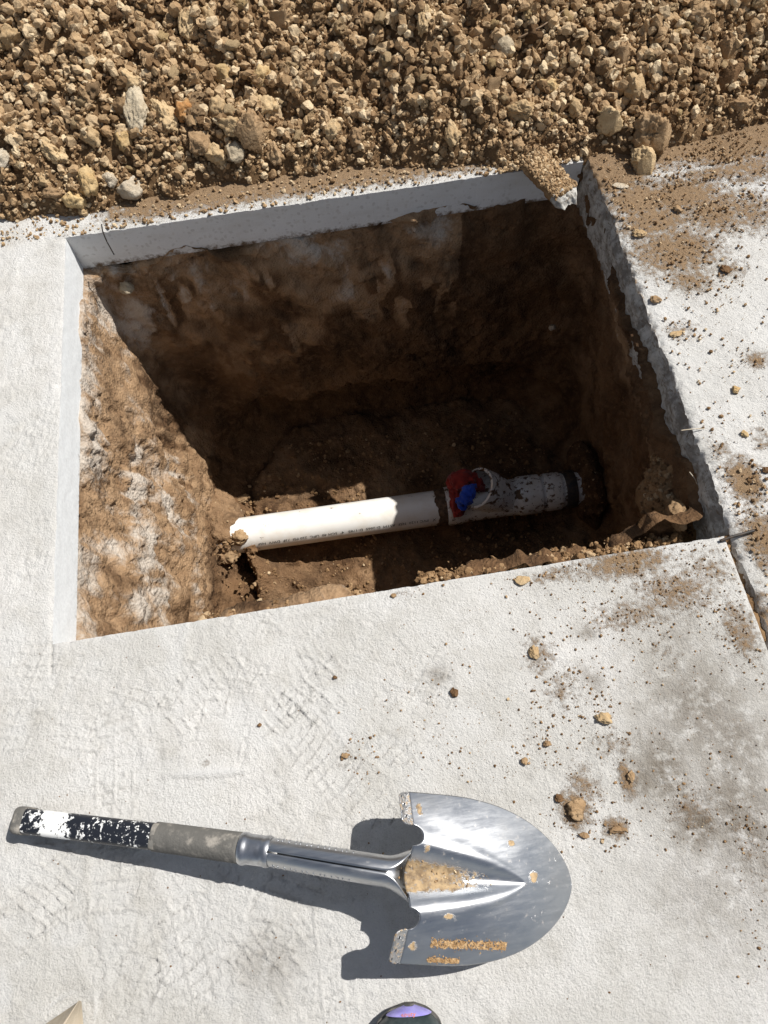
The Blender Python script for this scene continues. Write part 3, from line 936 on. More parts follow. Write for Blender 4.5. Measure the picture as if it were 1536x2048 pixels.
NOTABLE = [
    (280, 237, 52, 96, 'grey', 'tall pale grey stone block standing in the heap, largest pale one', 5, 'stone', 4),
    (334, 248, 52, 74, 'tan', 'rough tan clod leaning against the right of the tall pale grey stone', 9, 'clod', 20),
    (371, 232, 38, 46, 'rust', 'rust orange clod two places right of the tall pale grey stone', 9, 'clod', 0),
    (441, 230, 48, 44, 'tan', 'flat topped pale tan block at the upper end of the dark gap', 6, 'clod', -10),
    (535, 228, 50, 54, 'tan', 'squarish sunlit tan block right of the dark gap in the heap', 6, 'clod', 10),
    (505, 283, 62, 76, 'brown', 'big smooth brown clod in the middle of the left heap', 8, 'clod', 25),
    (471, 316, 42, 48, 'grey', 'pale grey wedge stone under the big smooth brown clod', 5, 'stone', -25),
    (400, 297, 48, 52, 'brown', 'round crumbly brown clod left of the pale grey wedge stone', 14, 'clod', 0),
    (435, 317, 42, 44, 'tan', 'crumbly tan clod between the round brown clod and grey wedge', 12, 'clod', 15),
    (549, 313, 34, 48, 'brown', 'small upright clod right of the big smooth brown clod', 8, 'clod', 15),
    (465, 262, 46, 40, 'tan', 'tan clod wedged above the big smooth brown clod', 9, 'clod', -30),
    (186, 285, 42, 52, 'tan', 'knobbly tan clod half way down the left heap', 12, 'clod', 25),
    (250, 284, 36, 52, 'gold', 'golden clod just below the tall pale grey stone on its left', 10, 'clod', 10),
    (113, 312, 70, 40, 'tan', 'long tan clod lying slanted near the left heap foot', 9, 'clod', -35),
    (176, 372, 44, 56, 'gold', 'tall golden clod at the heap foot by the far left corner', 9, 'clod', 10),
    (152, 406, 44, 36, 'gold', 'egg shaped golden brown clod on the white slab at the heap foot', 14, 'clod', -15),
    (166, 428, 24, 20, 'tan', 'small pale clod touching the egg shaped golden clod', 12, 'clod', 0),
    (266, 386, 52, 44, 'white', 'cracked whitish stone lying alone in front of the heap', 5, 'stone', -20),
    (221, 367, 32, 27, 'white', 'small whitish stone behind the cracked whitish stone', 7, 'stone', 0),
    (92, 366, 36, 28, 'tan', 'rounded tan clod at the heap foot on the far left', 13, 'clod', 0),
    (110, 392, 48, 26, 'brown', 'low brown clod at the heap foot below the rounded tan one', 10, 'clod', 0),
    (4, 328, 46, 44, 'white', 'white stone cut by the left picture edge', 5, 'stone', 0),
    (157, 57, 40, 54, 'brown', 'large soft clod near the top left corner of the heap', 12, 'clod', 0),
    (376, 56, 40, 66, 'tan', 'tall flat faced tan slab of soil near the top', 4, 'clod', -10),
    (420, 42, 38, 42, 'tan', 'tan clod beside the tall flat faced slab of soil', 8, 'clod', 0),
    (431, 76, 32, 34, 'brown', 'brown clod below and right of the tall flat faced slab', 8, 'clod', 0),
    (31, 90, 46, 46, 'tan', 'broad soft clod by the left picture edge near the top', 13, 'clod', 0),
    (566, 52, 54, 40, 'brown', 'broad brown clod with shaded front near the top middle', 7, 'clod', 0),
    (625, 172, 42, 38, 'tan', 'lone blocky tan clod in the middle of the heap', 8, 'clod', 0),
    (386, 106, 30, 28, 'tan', 'small round tan clod under the tall flat faced slab', 13, 'clod', 0),
    (525, 166, 46, 42, 'gold', 'broad golden clod above the squarish sunlit block', 9, 'clod', 15),
    (452, 160, 46, 36, 'gold', 'pale golden lump left of the broad golden clod', 9, 'clod', -15),
    (265, 172, 56, 42, 'tan', 'pale tan lump above the tall pale grey stone', 10, 'clod', -20),
    (1007, 102, 40, 42, 'grey', 'pale faceted stone right of the middle near the top', 5, 'stone', 0),
    (1098, 178, 44, 26, 'gold', 'flat pale yellow clod near the right of the heap', 9, 'clod', -8),
    (1042, 236, 72, 46, 'tan', 'wide flat topped tan clod behind the dirt caked shard', 7, 'clod', -5),
    (1298, 292, 80, 112, 'brown', 'largest brown boulder on the right, lit only along its top', 6, 'clod', 14),
    (1284, 336, 44, 62, 'tan', 'upright pointed stone leaning on the largest brown boulder', 6, 'stone', 18),
    (1218, 255, 52, 44, 'tan', 'blocky tan clod left of the largest brown boulder', 8, 'clod', 0),
    (1262, 186, 52, 56, 'tan', 'crumbly tan block above the largest brown boulder', 10, 'clod', 0),
    (1238, 122, 40, 56, 'brown', 'upright brown clod in the upper right heap', 9, 'clod', -5),
    (1445, 122, 46, 62, 'brown', 'tall shaded clod in the upper right corner of the heap', 8, 'clod', -10),
    (1452, 176, 54, 70, 'dark', 'tall dark wedge clod near the right picture edge', 6, 'clod', 15),
    (1478, 214, 48, 26, 'brown', 'low brown clod under the tall dark wedge clod', 9, 'clod', 0),
    (1356, 75, 34, 22, 'gold', 'small pale lemon clod in the upper right heap', 12, 'clod', 0),
    (1398, 38, 58, 44, 'brown', 'broad clod at the very top right of the heap', 9, 'clod', 0),
    (1148, 222, 30, 40, 'tan', 'narrow tan clod left of the blocky clods on the right', 8, 'clod', 0),
    (1036, 298, 34, 34, 'brown', 'ball shaped clod on the far rim of the hole', 16, 'clod', 0),
    (848, 46, 30, 60, 'tan', 'thin upright splinter of soil near the top middle', 6, 'clod', -12),
    (906, 278, 34, 44, 'tan', 'upright tan clod just behind the far rim', 9, 'clod', 5),
    (666, 267, 32, 46, 'tan', 'upright wedge clod behind the middle of the far rim', 6, 'clod', -12),
    (715, 281, 36, 38, 'brown', 'rounded clod right of the upright wedge clod', 12, 'clod', 0),
    (695, 233, 34, 30, 'tan', 'rounded clod above the upright wedge clod', 13, 'clod', 0),
    (915, 148, 34, 42, 'brown', 'upright rough clod in the middle right of the heap', 9, 'clod', 0),
]
for i, (px, py, wp, hp, m, lab, fc, cat, tl) in enumerate(NOTABLE):
    big = max(wp, hp) > 58
    clod('stone' if cat == 'stone' else 'soil_clod', lab, px, py, wp * 1.06, hp * 1.08, CLOD[m], 2000 + i * 7, facets=fc, rough=0.09 if cat == 'stone' else 0.15,
         sub=5 if big else 4, tilt=tl, cat=cat, front={36: 0.55, 37: 0.45, 5: 0.4, 41: 0.2, 42: 0.1, 27: 0.25, 40: 0.25, 53: 0.3, 38: 0.3}.get(i))

# the many look-alike clods of the heap
bank = []
for k in range(14):
    V, F = rock(3, 3000 + k, facets=6 + k % 6, rough=0.21)
    bank.append(mesh_np('soil_clod', V * np.array([1, 0.8 + 0.03 * (k % 5), 0.72]), F, [CLOD['tan']], smooth=(k % 3 != 0), link=False))
REFS = ['tall pale grey stone', 'clod leaning on the tall grey stone', 'rust orange clod', 'flat topped pale tan block', 'squarish sunlit tan block',
        'big smooth brown clod', 'pale grey wedge stone', 'round crumbly brown clod', 'crumbly clod beside the wedge stone', 'small upright clod by the smooth one',
        'clod above the big smooth one', 'knobbly tan clod', 'golden clod below the grey stone', 'long slanted tan clod', 'tall golden clod', 'egg shaped golden clod',
        'small clod touching the golden egg', 'cracked whitish stone', 'small whitish stone', 'rounded clod at the left foot', 'low brown clod at the left foot',
        'white stone at the left edge', 'large soft top left clod', 'tall flat faced soil slab', 'clod beside the flat faced slab', 'brown clod under the flat faced slab',
        'broad soft clod on the left edge', 'broad shaded top middle clod', 'lone blocky tan clod', 'small round clod under the slab', 'broad golden clod',
        'pale golden lump', 'pale lump above the grey stone', 'pale faceted stone', 'flat pale yellow clod', 'wide flat topped tan clod', 'largest brown boulder',
        'pointed stone on the boulder', 'blocky clod left of the boulder', 'crumbly block above the boulder', 'upright brown clod on the right', 'tall shaded corner clod',
        'tall dark wedge clod', 'low clod under the dark wedge', 'small pale lemon clod', 'broad clod at top right', 'narrow tan clod', 'ball shaped rim clod',
        'thin upright soil splinter', 'upright clod behind the rim', 'upright wedge clod', 'rounded clod by the wedge clod', 'rounded clod above the wedge clod', 'upright rough clod']
assert len(REFS) == len(NOTABLE)
COLN = {'tan': 'tan', 'brown': 'brown', 'gold': 'golden', 'grey': 'greyish', 'dark': 'dark'}
DIRN = ['right of', 'above and right of', 'above', 'above and left of', 'left of', 'below and left of', 'below', 'below and right of']
used_labels = set()


def place_words(p, colour, r, sc_):
    base = f"{'large' if r > 0.0165 else 'medium' if r > 0.0125 else 'small'}{' tall' if sc_[2] > 1.08 * sc_[0] else ' long' if sc_[0] > 1.35 * sc_[1] else ''} {COLN[colour]} clod"
    pr = np.array([768, 1024]) + FPX * (R_CAM @ (p - np.array([0, 0, H])))[:2] / (R_CAM @ (p - np.array([0, 0, H])))[2]
    order = sorted(range(len(NOTABLE)), key=lambda i: (NOTABLE[i][0] - pr[0]) ** 2 + (NOTABLE[i][1] - pr[1]) ** 2)
    for i in order[:9]:
        dx, dy = pr[0] - NOTABLE[i][0], NOTABLE[i][1] - pr[1]
        d = DIRN[int(round(math.atan2(dy, dx) / (math.pi / 4))) % 8]
        dist = math.hypot(dx, dy)
        t = f"{base} {'close ' if dist < 60 else 'well ' if dist > 130 else ''}{d} the {REFS[i]}"
        if len(t.split()) > 16:
            t = t.split(' ', 1)[1]
        if t not in used_labels:
            used_labels.add(t)
            return t
    return t


keys = ['tan', 'tan', 'tan', 'brown', 'brown', 'brown', 'gold', 'dark']
taken = np.array([on_heap(n[0], n[1])[:2] for n in NOTABLE])
cnt = 0
while cnt < 236:
    x, y = rng.uniform(-0.85, 1.25), rng.uniform(1.42, 1.90)
    d = y - np.interp(x, TOE[:, 0], TOE[:, 1])
    if d < 0.03 or np.min(np.hypot(taken[:, 0] - x, taken[:, 1] - y)) < 0.026:
        continue
    r = 0.011 + 0.012 * rng.random() ** 2
    if d < 0.10:
        r *= 0.75
    taken = np.vstack([taken, [x, y]])
    o = obj_of('soil_clod', bank[rng.integers(0, len(bank))])
    o.material_slots[0].link = 'OBJECT'
    ck = keys[rng.integers(0, len(keys))]
    o.material_slots[0].material = CLOD[ck]
    z = float(heap_z(np.array([x]), np.array([y]))[0])
    o.location = (x, y, z + r * 0.6)
    o.scale = (r * rng.uniform(0.85, 1.3), r * rng.uniform(0.75, 1.1), r * rng.uniform(0.8, 1.1))
    o.rotation_euler = (rng.uniform(-0.8, 0.8), rng.uniform(-0.8, 0.8), rng.uniform(0, 6.28))
    tag(o, place_words(np.array(o.location), ck, r, o.scale), 'clod', 'clods of dug soil on the spoil heap')
    cnt += 1

# ------------------------------------------------------------------ dirt-caked shard tipping over the far right corner
def shard():
    a, b = at(1062, 318, 0.035), at(1146, 408, 0.004)
    root = empty('concrete_shard', a)
    tag(root, 'dirt caked concrete shard tipping over the far right corner of the hole', 'shard')
    d = b - a
    L = np.linalg.norm(d)
    ex = d / L
    ey = np.cross([0, 0, 1], ex)
    ey /= np.linalg.norm(ey)
    ez = np.cross(ex, ey)
    nu, nw = 60, 36
    u = np.linspace(0, 1, nu)
    v = np.linspace(-1, 1, nw)
    Vs = []
    for side in (1, -1):
        Ug, Wg = np.meshgrid(u, v, indexing='ij')
        tipw = 1 - 0.45 * sstep(0.78, 1.0, Ug) * (1 + 0.4 * Wg)
        hw = 0.036 * tipw + 0.003 * fbm(Ug * 9, Wg * 0 + 2, seed=501)
        top = 0.014 * (1 - 0.55 * Wg ** 4) + side * 0.004 * fbm(Ug * 8, Wg * 4, seed=502 + side)
        edge = np.minimum(np.minimum(1 - np.abs(Wg), Ug), 1 - Ug)
        z = side * top * sstep(0, 0.10, edge)
        x = Ug * L + 0.006 * fbm(Wg * 3, Ug * 0, seed=505) * Ug
        Vs.append((a + x[..., None] * ex + (hw * Wg)[..., None] * ey + z[..., None] * ez).reshape(-1, 3))
    f = grid_faces(nu, nw)
    V = np.concatenate(Vs) - a
    o = mesh_np('slab_piece', V, np.concatenate([f, f[:, ::-1] + nu * nw]), [M_CRUMB, M_ROUGH], mat_idx=np.tile((np.arange((nu - 1) * (nw - 1)) // (nw - 1) > 42).astype(int), 2), attrs={'tone': np.full(len(V), 0.45)}, parent=root)
    n = 1500
    uu = rng.random(n) ** 1.1 * 0.82
    vv = rng.uniform(-0.92, 0.92, n)
    tip = 1 - 0.45 * sstep(0.78, 1.0, uu) * (1 + 0.4 * vv)
    pts = (uu * L)[:, None] * ex + (0.036 * tip * vv)[:, None] * ey + (0.014 * (1 - 0.55 * vv ** 4) + 0.001)[:, None] * ez
    s = 0.0014 + 0.0062 * rng.random(n) ** 3
    scatter('clinging_soil', pts, s, 1, np.clip(rng.normal(0.36, 0.25, n), 0, 1), M_SOIL, None, parent=root)


shard()
n = 900
c0 = at(1066, 312, 0.03)
x = c0[0] + rng.normal(0, 0.035, n)
y = np.maximum(Y1 + 0.002, c0[1] + 0.012 + rng.normal(0, 0.022, n))
z = 0.002 + 0.036 * np.exp(-((x - c0[0]) / 0.045) ** 2 - ((y - c0[1] - 0.02) / 0.03) ** 2) * rng.random(n)
s = 0.0015 + 0.007 * rng.random(n) ** 3
scatter('soil_crumbs', np.c_[x, y, np.maximum(z, heap_z(x, y))], s, 2, np.clip(rng.normal(0.5, 0.2, n), 0, 1), M_SOIL, 'loose soil banked round the upper end of the shard')

# ------------------------------------------------------------------ crumbs on the slabs
def sample_field(specs, n, xr, yr, bias=0.0, thr=0.0):
    out = []
    while len(out) < n:
        x = rng.uniform(xr[0], xr[1], 20000)
        y = rng.uniform(yr[0], yr[1], 20000)
        f = np.clip(blob(x, y, specs) + bias - thr, 0, 1)
        f = f * (0.35 + 0.65 * sstep(-0.1, 0.4, fbm(x * 18, y * 18, seed=600, octs=2)))
        k = rng.random(20000) < f
        out.extend(np.stack([x[k], y[k]], 1).tolist())
    return np.array(out[:n])


q = sample_field([(a, b, c * 1.3, d * 1.3, e) for a, b, c, d, e in DIRT] + [(700, 1520, 60, 40, .5), (950, 1450, 160, 130, .22), (1150, 1430, 120, 110, .6)], 2300, (-0.1, X1 - 0.006), (-0.33, Y0 - 0.004))
s = 0.0008 + 0.0026 * rng.random(len(q)) ** 3
scatter('soil_crumbs', np.c_[q, slab_height(q[:, 0], q[:, 1]) + s * 0.4], s, 1, np.clip(rng.normal(0.3, 0.22, len(q)), 0, 1), M_CRUMB, 'small brown crumbs scattered over the near slab')
q = sample_field([(a, b, c * 1.25, d * 1.25, e) for a, b, c, d, e in DIRT_R], 9500, (XR + 0.012, 1.15), (-0.2, 1.48), bias=0.12)
s = 0.0007 + 0.0046 * rng.random(len(q)) ** 6
scatter('soil_crumbs', np.c_[q, 0.0015 + s * 0.4], s, 1, np.clip(rng.normal(0.48, 0.22, len(q)), 0, 1), M_CRUMB, 'brown crumbs thickly strewn over the right hand slab')
n = 2600
x = rng.uniform(-0.80, X1, n)
y = Y1 + 0.003 + np.abs(rng.normal(0, 0.06, n))
k = y < 1.56
x, y = x[k], y[k]
s = 0.0007 + 0.0065 * rng.random(len(x)) ** 4.5
tone = np.clip(rng.normal(0.5, 0.25, len(x)), 0, 1)
scatter('soil_crumbs', np.c_[x, y, np.maximum(0.001, heap_z(x, y)) + s * 0.35], s, 1, tone, M_SOIL, 'pale crumbs between the heap foot and the far rim')
# a few dark grains strayed on the pale slurry
n = 300
x = rng.uniform(-0.6, 0.45, n)
y = rng.uniform(-0.3, Y0 - 0.01, n)
s = 0.0006 + 0.0016 * rng.random(n) ** 3
scatter('soil_grains', np.c_[x, y, slab_height(x, y) + s * 0.3], s, 1, np.full(n, 0.15), M_CRUMB, 'stray dark grains on the pale slurry')

ONSLAB = [
    (1205, 1438, 42, 36, 'tan', 'smooth tan pebble with a crumbly corner, largest on the near slab', 14, 'pebble'),
    (1045, 1160, 34, 24, 'tan', 'flat pointed flake of stone near the near rim of the hole', 4, 'stone'),
    (1152, 1618, 44, 50, 'brown', 'crumbled lump of damp soil right of the shovel blade', 12, 'clod'),
    (1168, 1672, 26, 16, 'brown', 'small soil lump under the crumbled damp lump', 10, 'clod'),
    (1118, 1598, 20, 24, 'dark', 'small dark lump left of the crumbled damp lump', 9, 'clod'),
    (1236, 1660, 50, 22, 'brown', 'flattened crumbly smear of soil right of the crumbled damp lump', 12, 'clod'),
    (1262, 1556, 22, 40, 'brown', 'thin upright smear of soil above the flattened one', 10, 'clod'),
    (908, 1385, 20, 22, 'dark', 'lone dark crumb in the middle of the near slab', 9, 'clod'),
    (788, 1191, 17, 12, 'brown', 'small clod by the near rim below the pipe', 9, 'clod'),
    (1048, 1522, 18, 20, 'brown', 'round brown crumb above the shovel tip', 9, 'clod'),
    (1095, 1488, 20, 16, 'brown', 'angular brown crumb up and right of the round crumb', 7, 'clod'),
    (1068, 1306, 28, 34, 'tan', 'flaky tan clump in the upper middle of the near slab', 12, 'clod'),
    (690, 1512, 18, 16, 'brown', 'small clod above the shovel handle socket', 9, 'clod'),
    (670, 1355, 12, 9, 'dark', 'tiny dark crumb on the boot printed slurry', 9, 'clod'),
    (519, 1450, 11, 9, 'dark', 'tiny crumb above the white smear of slurry', 9, 'clod'),
    (1312, 600, 34, 26, 'brown', 'flat brown clod at the right rim of the hole', 9, 'clod'),
    (1352, 668, 40, 22, 'tan', 'thin curled flake of clay on the white slab', 6, 'clod'),
    (1450, 540, 34, 30, 'dark', 'dark round clod among the dirt on the right slab', 12, 'clod'),
    (1532, 940, 26, 22, 'dark', 'dark clod cut by the right picture edge', 10, 'clod'),
    (1488, 868, 24, 22, 'gold', 'round golden pebble in a dirt patch on the right slab', 16, 'pebble'),
    (1470, 780, 30, 24, 'gold', 'soft golden clod alone on the white slab', 12, 'clod'),
    (1280, 468, 40, 28, 'tan', 'loose tan clod near the right rim below the boulder', 10, 'clod'),
    (1240, 372, 44, 20, 'white', 'white flake of concrete at the foot of the boulder', 5, 'stone'),
    (1355, 420, 30, 26, 'brown', 'brown clod on the joint of the right slab', 10, 'clod'),
]
for i, (px, py, wp, hp, m, lab, fc, cat) in enumerate(ONSLAB):
    sm = 0.78 if px > 1210 else 0.92
    clod(cat if cat != 'clod' else 'soil_clod', lab, px, py, wp * sm, hp * sm, CLOD[m], 5000 + 11 * i, base=0.002, facets=fc, rough=0.16 if fc > 5 else 0.06, sub=4, lift=0.45,
         cat=cat, depth=0.55 if fc > 6 else 0.3, tilt=(i * 37) % 50 - 25)

# ------------------------------------------------------------------ soil in the hole: ledge, corner, floor
def ledge():
    for (px, py, z, sx, sy, sz, seed, lab) in ((1372, 1010, -0.215, 0.085, 0.115, 0.13, 1, 'dark crumbly soil heaped in the near right corner of the hole'),
                                       (1330, 940, -0.20, 0.032, 0.035, 0.07, 2, 'rough crumbly soil stump against the right wall'),
                                       (443, 1062, -1.05, 0.085, 0.15, 0.165, 3, 'brown soil slope under the left end of the pipe'),
                                       (438, 1064, -0.95, 0.075, 0.10, 0.085, 3, 'brown soil slumped over the left end of the pipe'),
                                       (1172, 964, -0.965, 0.055, 0.14, 0.12, 4, 'dark soil bank added to hide the right end of the pipe in darkness')):  # dark soil added where the pipe runs off into darkness
        V, F = ICO[5]
        c = at(px, py, z)
        V = V * np.array([sx, sy, sz])
        r = fbm(V[:, 0] * 18 + seed, V[:, 1] * 18, V[:, 2] * 18, seed=640, octs=4, gain=0.6)
        nn = V / np.linalg.norm(V, axis=1, keepdims=True)
        W = V + nn * (0.016 * r)[:, None]
        o = mesh_np('soil_ledge', W, F, [M_PIT if seed > 2 else M_CRUMB], attrs={'tone': np.full(len(V), 0.3), 'dust_and_light': np.full(len(V), 0.22 if seed == 3 else 0.0)})
        o.location = c
        tag(o, lab, kind='stuff')
        pts = W[rng.integers(0, len(W), 2600 if seed < 3 else 350)]
        pts = pts[pts[:, 2] > 0] + c
        s = (0.002 + 0.0075 * rng.random(len(pts)) ** 3) * (1 if seed < 3 else 0.6)
        scatter('soil_crumbs', pts, s, 2, np.clip(rng.normal(0.42, 0.2, len(pts)), 0, 1), M_CRUMB, lab + ', loose crumbs')
    # crumbs lying along the strip of earth under the near rim
    n = 1500
    x = np.r_[rng.uniform(0.08, 0.60, 1000), rng.uniform(-0.34, -0.03, 500)]
    y = Y0 + np.r_[0.036 + np.abs(rng.normal(0, 0.012, 1000)), 0.030 + np.abs(rng.normal(0, 0.010, 500))]
    s = 0.0016 + 0.0085 * rng.random(n) ** 3.2
    z = -0.10 - 0.6 * np.maximum(0, y - Y0 - 0.04) - 0.004 + rng.normal(0, 0.004, n)
    scatter('soil_crumbs', np.stack([x, y, z], 1), s, 2, np.clip(rng.normal(0.34, 0.2, n), 0, 1), M_CRUMB, 'crumbs on the strip of earth under the near rim')


ledge()
clod('stone', 'tan upright stone stump standing in the near right corner of the hole', 1356, 1030, 40, 70, CLOD['brown'], 5601, base=-0.075, facets=9, rough=0.10, sub=4, lift=0.0, depth=1.3, cat='stone')
clod('pebble', 'tiny white pebble stuck in the dark right wall of the hole', 1105, 655, 16, 14, CLOD['white'], 5603, base=-0.55, facets=9, rough=0.05, sub=3, lift=0, cat='pebble')
clod('cement_lump', 'grey lump of cement under the far left corner of the hole', 250, 574, 40, 30, CLOD['grey'], 5607, base=-0.165, facets=5, rough=0.10, sub=4, lift=0, tilt=-35, cat='lump')

n = 2600
x = rng.uniform(-0.46, 0.66, n)
y = rng.uniform(0.55, 1.36, n)
s = 0.002 + 0.008 * rng.random(n) ** 3
scatter('soil_crumbs', np.c_[x, y, floor_z(x, y) + s * 0.3], s, 2, np.clip(rng.normal(0.3, 0.2, n), 0, 1), M_CRUMB, 'loose crumbs over the floor of the hole')
for k, (px, py, wp, hp, z, m, lab) in enumerate(((476, 1078, 46, 40, -0.905, 'brown', 'brown clod pressed against the buried left end of the white pipe'),
                                                (503, 1098, 34, 26, -0.935, 'dark', 'dark clod under the left end of the white pipe'),
                                                (455, 1112, 48, 38, -0.95, 'brown', 'crumbly brown clod at the foot of the left pit wall'),
                                                (485, 1000, 40, 24, -1.02, 'brown', 'flat brown clod on the lit floor behind the pipe'),
                                                (540, 1170, 44, 30, -1.04, 'dark', 'rough clod on the lit floor in front of the pipe'))):
    clod('soil_clod', lab, px, py, wp, hp, CLOD[m], 5700 + k, base=z, facets=9, rough=0.2, sub=4, lift=0.2, depth=0.7)

# ------------------------------------------------------------------ drain pipe with its wye fitting
def pvc_mat(name, mud, colr=(0.80, 0.79, 0.76)):
    m, t, b = new_mat(name)
    g = G(t)
    film = g.mix(g.ramp(g.noise(18, 5, 0.6), 0.4, 0.7, 0, 0.45), colr, (0.66, 0.58, 0.47))
    a = g.noise(48, 5, 0.62, g.scalev(0.8, 1, 1))
    b2 = g.noise(130, 3, 0.6)
    k = g.math('MAXIMUM', g.ramp(a, mud, mud + 0.075), g.ramp(b2, mud + 0.09, mud + 0.14))
    c = g.mix(k, film, g.mix(g.noise(90), (0.085, 0.048, 0.027), (0.23, 0.145, 0.085)))
    g.lk(c, b.inputs['Base Color'])
    g.lk(g.ramp(k, 0, 1, 0.32, 0.95), b.inputs['Roughness'])
    g.lk(g.bump(k, 0.6, 0.002), b.inputs['Normal'])
    return m


M_PVC = pvc_mat('white_plastic', 0.645)
M_PVCM = pvc_mat('muddy_white_plastic', 0.537, (0.86, 0.85, 0.82))
M_INK = simple_mat('black_ink', (0.03, 0.03, 0.03), 0.7)
M_RUB = simple_mat('black_rubber', (0.03, 0.03, 0.032), 0.6, c2=(0.09, 0.065, 0.045), bump=0.3)
M_MUD = simple_mat('wet_mud', (0.06, 0.034, 0.018), 0.8, c2=(0.15, 0.09, 0.05), scale=80, bump=0.9, bscale=120, bdist=0.004)


def lathe_x(prof, seg=48):
    """profile [(x, r)...] turned about the local x axis"""
    prof = np.asarray(prof, float)
    a = np.arange(seg) * 2 * np.pi / seg
    V = np.stack([np.repeat(prof[:, 0:1], seg, 1), prof[:, 1:2] * np.cos(a), prof[:, 1:2] * np.sin(a)], -1).reshape(-1, 3)
    n = len(prof)
    F = []
    for i in range(n - 1):
        for j in range(seg):
            k = (j + 1) % seg
            F.append((i * seg + j, (i + 1) * seg + j, (i + 1) * seg + k, i * seg + k))
    return V, np.array(F)


def smooth_by_angle(o, ang=0.6):
    me = o.data
    try:
        me.set_sharp_from_angle(angle=ang)
    except Exception:
        pass


def drain():
    R0 = 0.0572
    O = np.array([-0.381, 0.9985, PIPE_Z])
    yaw = math.atan2(0.981 - 0.9985, 0.508 + 0.381)
    root = empty('drain_pipe', O)
    root.rotation_euler = (0, 0, yaw)
    tag(root, 'white plastic drain pipe with a muddy wye fitting on the floor of the hole', 'pipe')
    X = lambda wx: wx + 0.381                              # world x -> along the pipe
    V, F = lathe_x([(x, R0) for x in np.linspace(X(-0.66), X(0.275), 40)])
    smooth_by_angle(mesh_np('barrel', V, F, [M_PVC], parent=root))
    # mud ring in front of the fitting
    xs = np.linspace(X(0.228), X(0.264), 10)
    V, F = lathe_x([(xs[0], R0 - 0.001)] + [(x, R0 + 0.004) for x in xs] + [(xs[-1], R0 - 0.001)], 64)
    th = np.arctan2(V[:, 2], V[:, 1])
    bump = 0.0025 * fbm(V[:, 0] * 90, np.cos(th) * 5, np.sin(th) * 5, seed=701, octs=3)
    edge = 0.006 * fbm(V[:, 0] * 0, np.cos(th) * 4, np.sin(th) * 4, seed=702, octs=3)
    V[:, 0] += edge
    V[:, 1] += np.cos(th) * bump
    V[:, 2] += np.sin(th) * bump
    mesh_np('mud_ring', V, F, [M_MUD], parent=root)
    # wye body: socket, run, socket
    prof = [(X(.262), .0565), (X(.262), .0625), (X(.268), .0635), (X(.308), .0635), (X(.315), .0605), (X(.36), .0592), (X(.485), .0592), (X(.498), .0605),
            (X(.502), .0635), (X(.507), .0642), (X(.566), .0642), (X(.571), .0632), (X(.571), .0570)]
    V, F = lathe_x(prof, 64)
    wye = mesh_np('wye_fitting', V, F, [M_PVCM], parent=root)
    smooth_by_angle(wye)
    # branch: leaves the run at 45 degrees, open towards the upper left
    d = np.array([-0.72, 0.02, 0.69])
    d /= np.linalg.norm(d)
    c0 = np.array([X(0.465), 0.0, 0.0])
    prof = [(0.0, .056), (0.075, .058), (0.082, .0645), (0.140, .0665), (0.147, .0655), (0.147, .0575), (0.139, .0565), (0.075, .0560), (0.07, .020)]
    V, F = lathe_x(prof, 56)
    q = Vector((1, 0, 0)).rotation_difference(Vector(d)).to_matrix()
    V = V @ np.array(q).T + c0
    br = mesh_np('branch_socket', V, F, [M_PVCM], parent=root)
    smooth_by_angle(br)
    V, F = lathe_x([(x, .0567) for x in np.linspace(X(.57), X(.80), 8)])
    smooth_by_angle(mesh_np('outlet_pipe', V, F, [M_PVCM], parent=root))
    V, F = lathe_x([(X(.586), .0565), (X(.586), .0610), (X(.590), .0622), (X(.634), .0622), (X(.638), .0610), (X(.638), .0565)], 56)
    smooth_by_angle(mesh_np('coupling', V, F, [M_PVCM], parent=root))
    V, F = lathe_x([(X(.650), .0565), (X(.650), .0615), (X(.658), .0628), (X(.678), .0628), (X(.685), .0615), (X(.685), .0565)], 56)
    smooth_by_angle(mesh_np('rubber_band', V, F, [M_RUB], parent=root))
    # printed line, read from the other side of the hole
    cu = bpy.data.curves.new('printed_line', 'FONT')
    cu.body = 'X   PVC 1120  NSF  ASTM  D-2665  D-1785   4"  SCH 40  UPC  220 PSI  73F  DWV  NSF'
    cu.size = 0.0135
    cu.resolution_u = 2
    tmp = bpy.data.objects.new('printed_line', cu)
    me = bpy.data.meshes.new_from_object(tmp)
    bpy.data.objects.remove(tmp)
    bpy.data.curves.remove(cu)
    co = np.zeros(len(me.vertices) * 3, np.float32)
    me.vertices.foreach_get('co', co)
    co = co.reshape(-1, 3)
    tx = (co[:, 0] - co[:, 0].min()) / (np.ptp(co[:, 0])) * 0.575
    el = math.radians(31) - co[:, 1] / R0
    rr = R0 + 0.0006
    co = np.stack([X(0.222) - tx, -rr * np.cos(el), rr * np.sin(el)], 1).astype(np.float32)
    me.vertices.foreach_set('co', np.ascontiguousarray(co).ravel())
    me.name = 'printed_line'
    me.materials.append(M_INK)
    me.update()
    obj_of('printed_line', me, root)


drain()


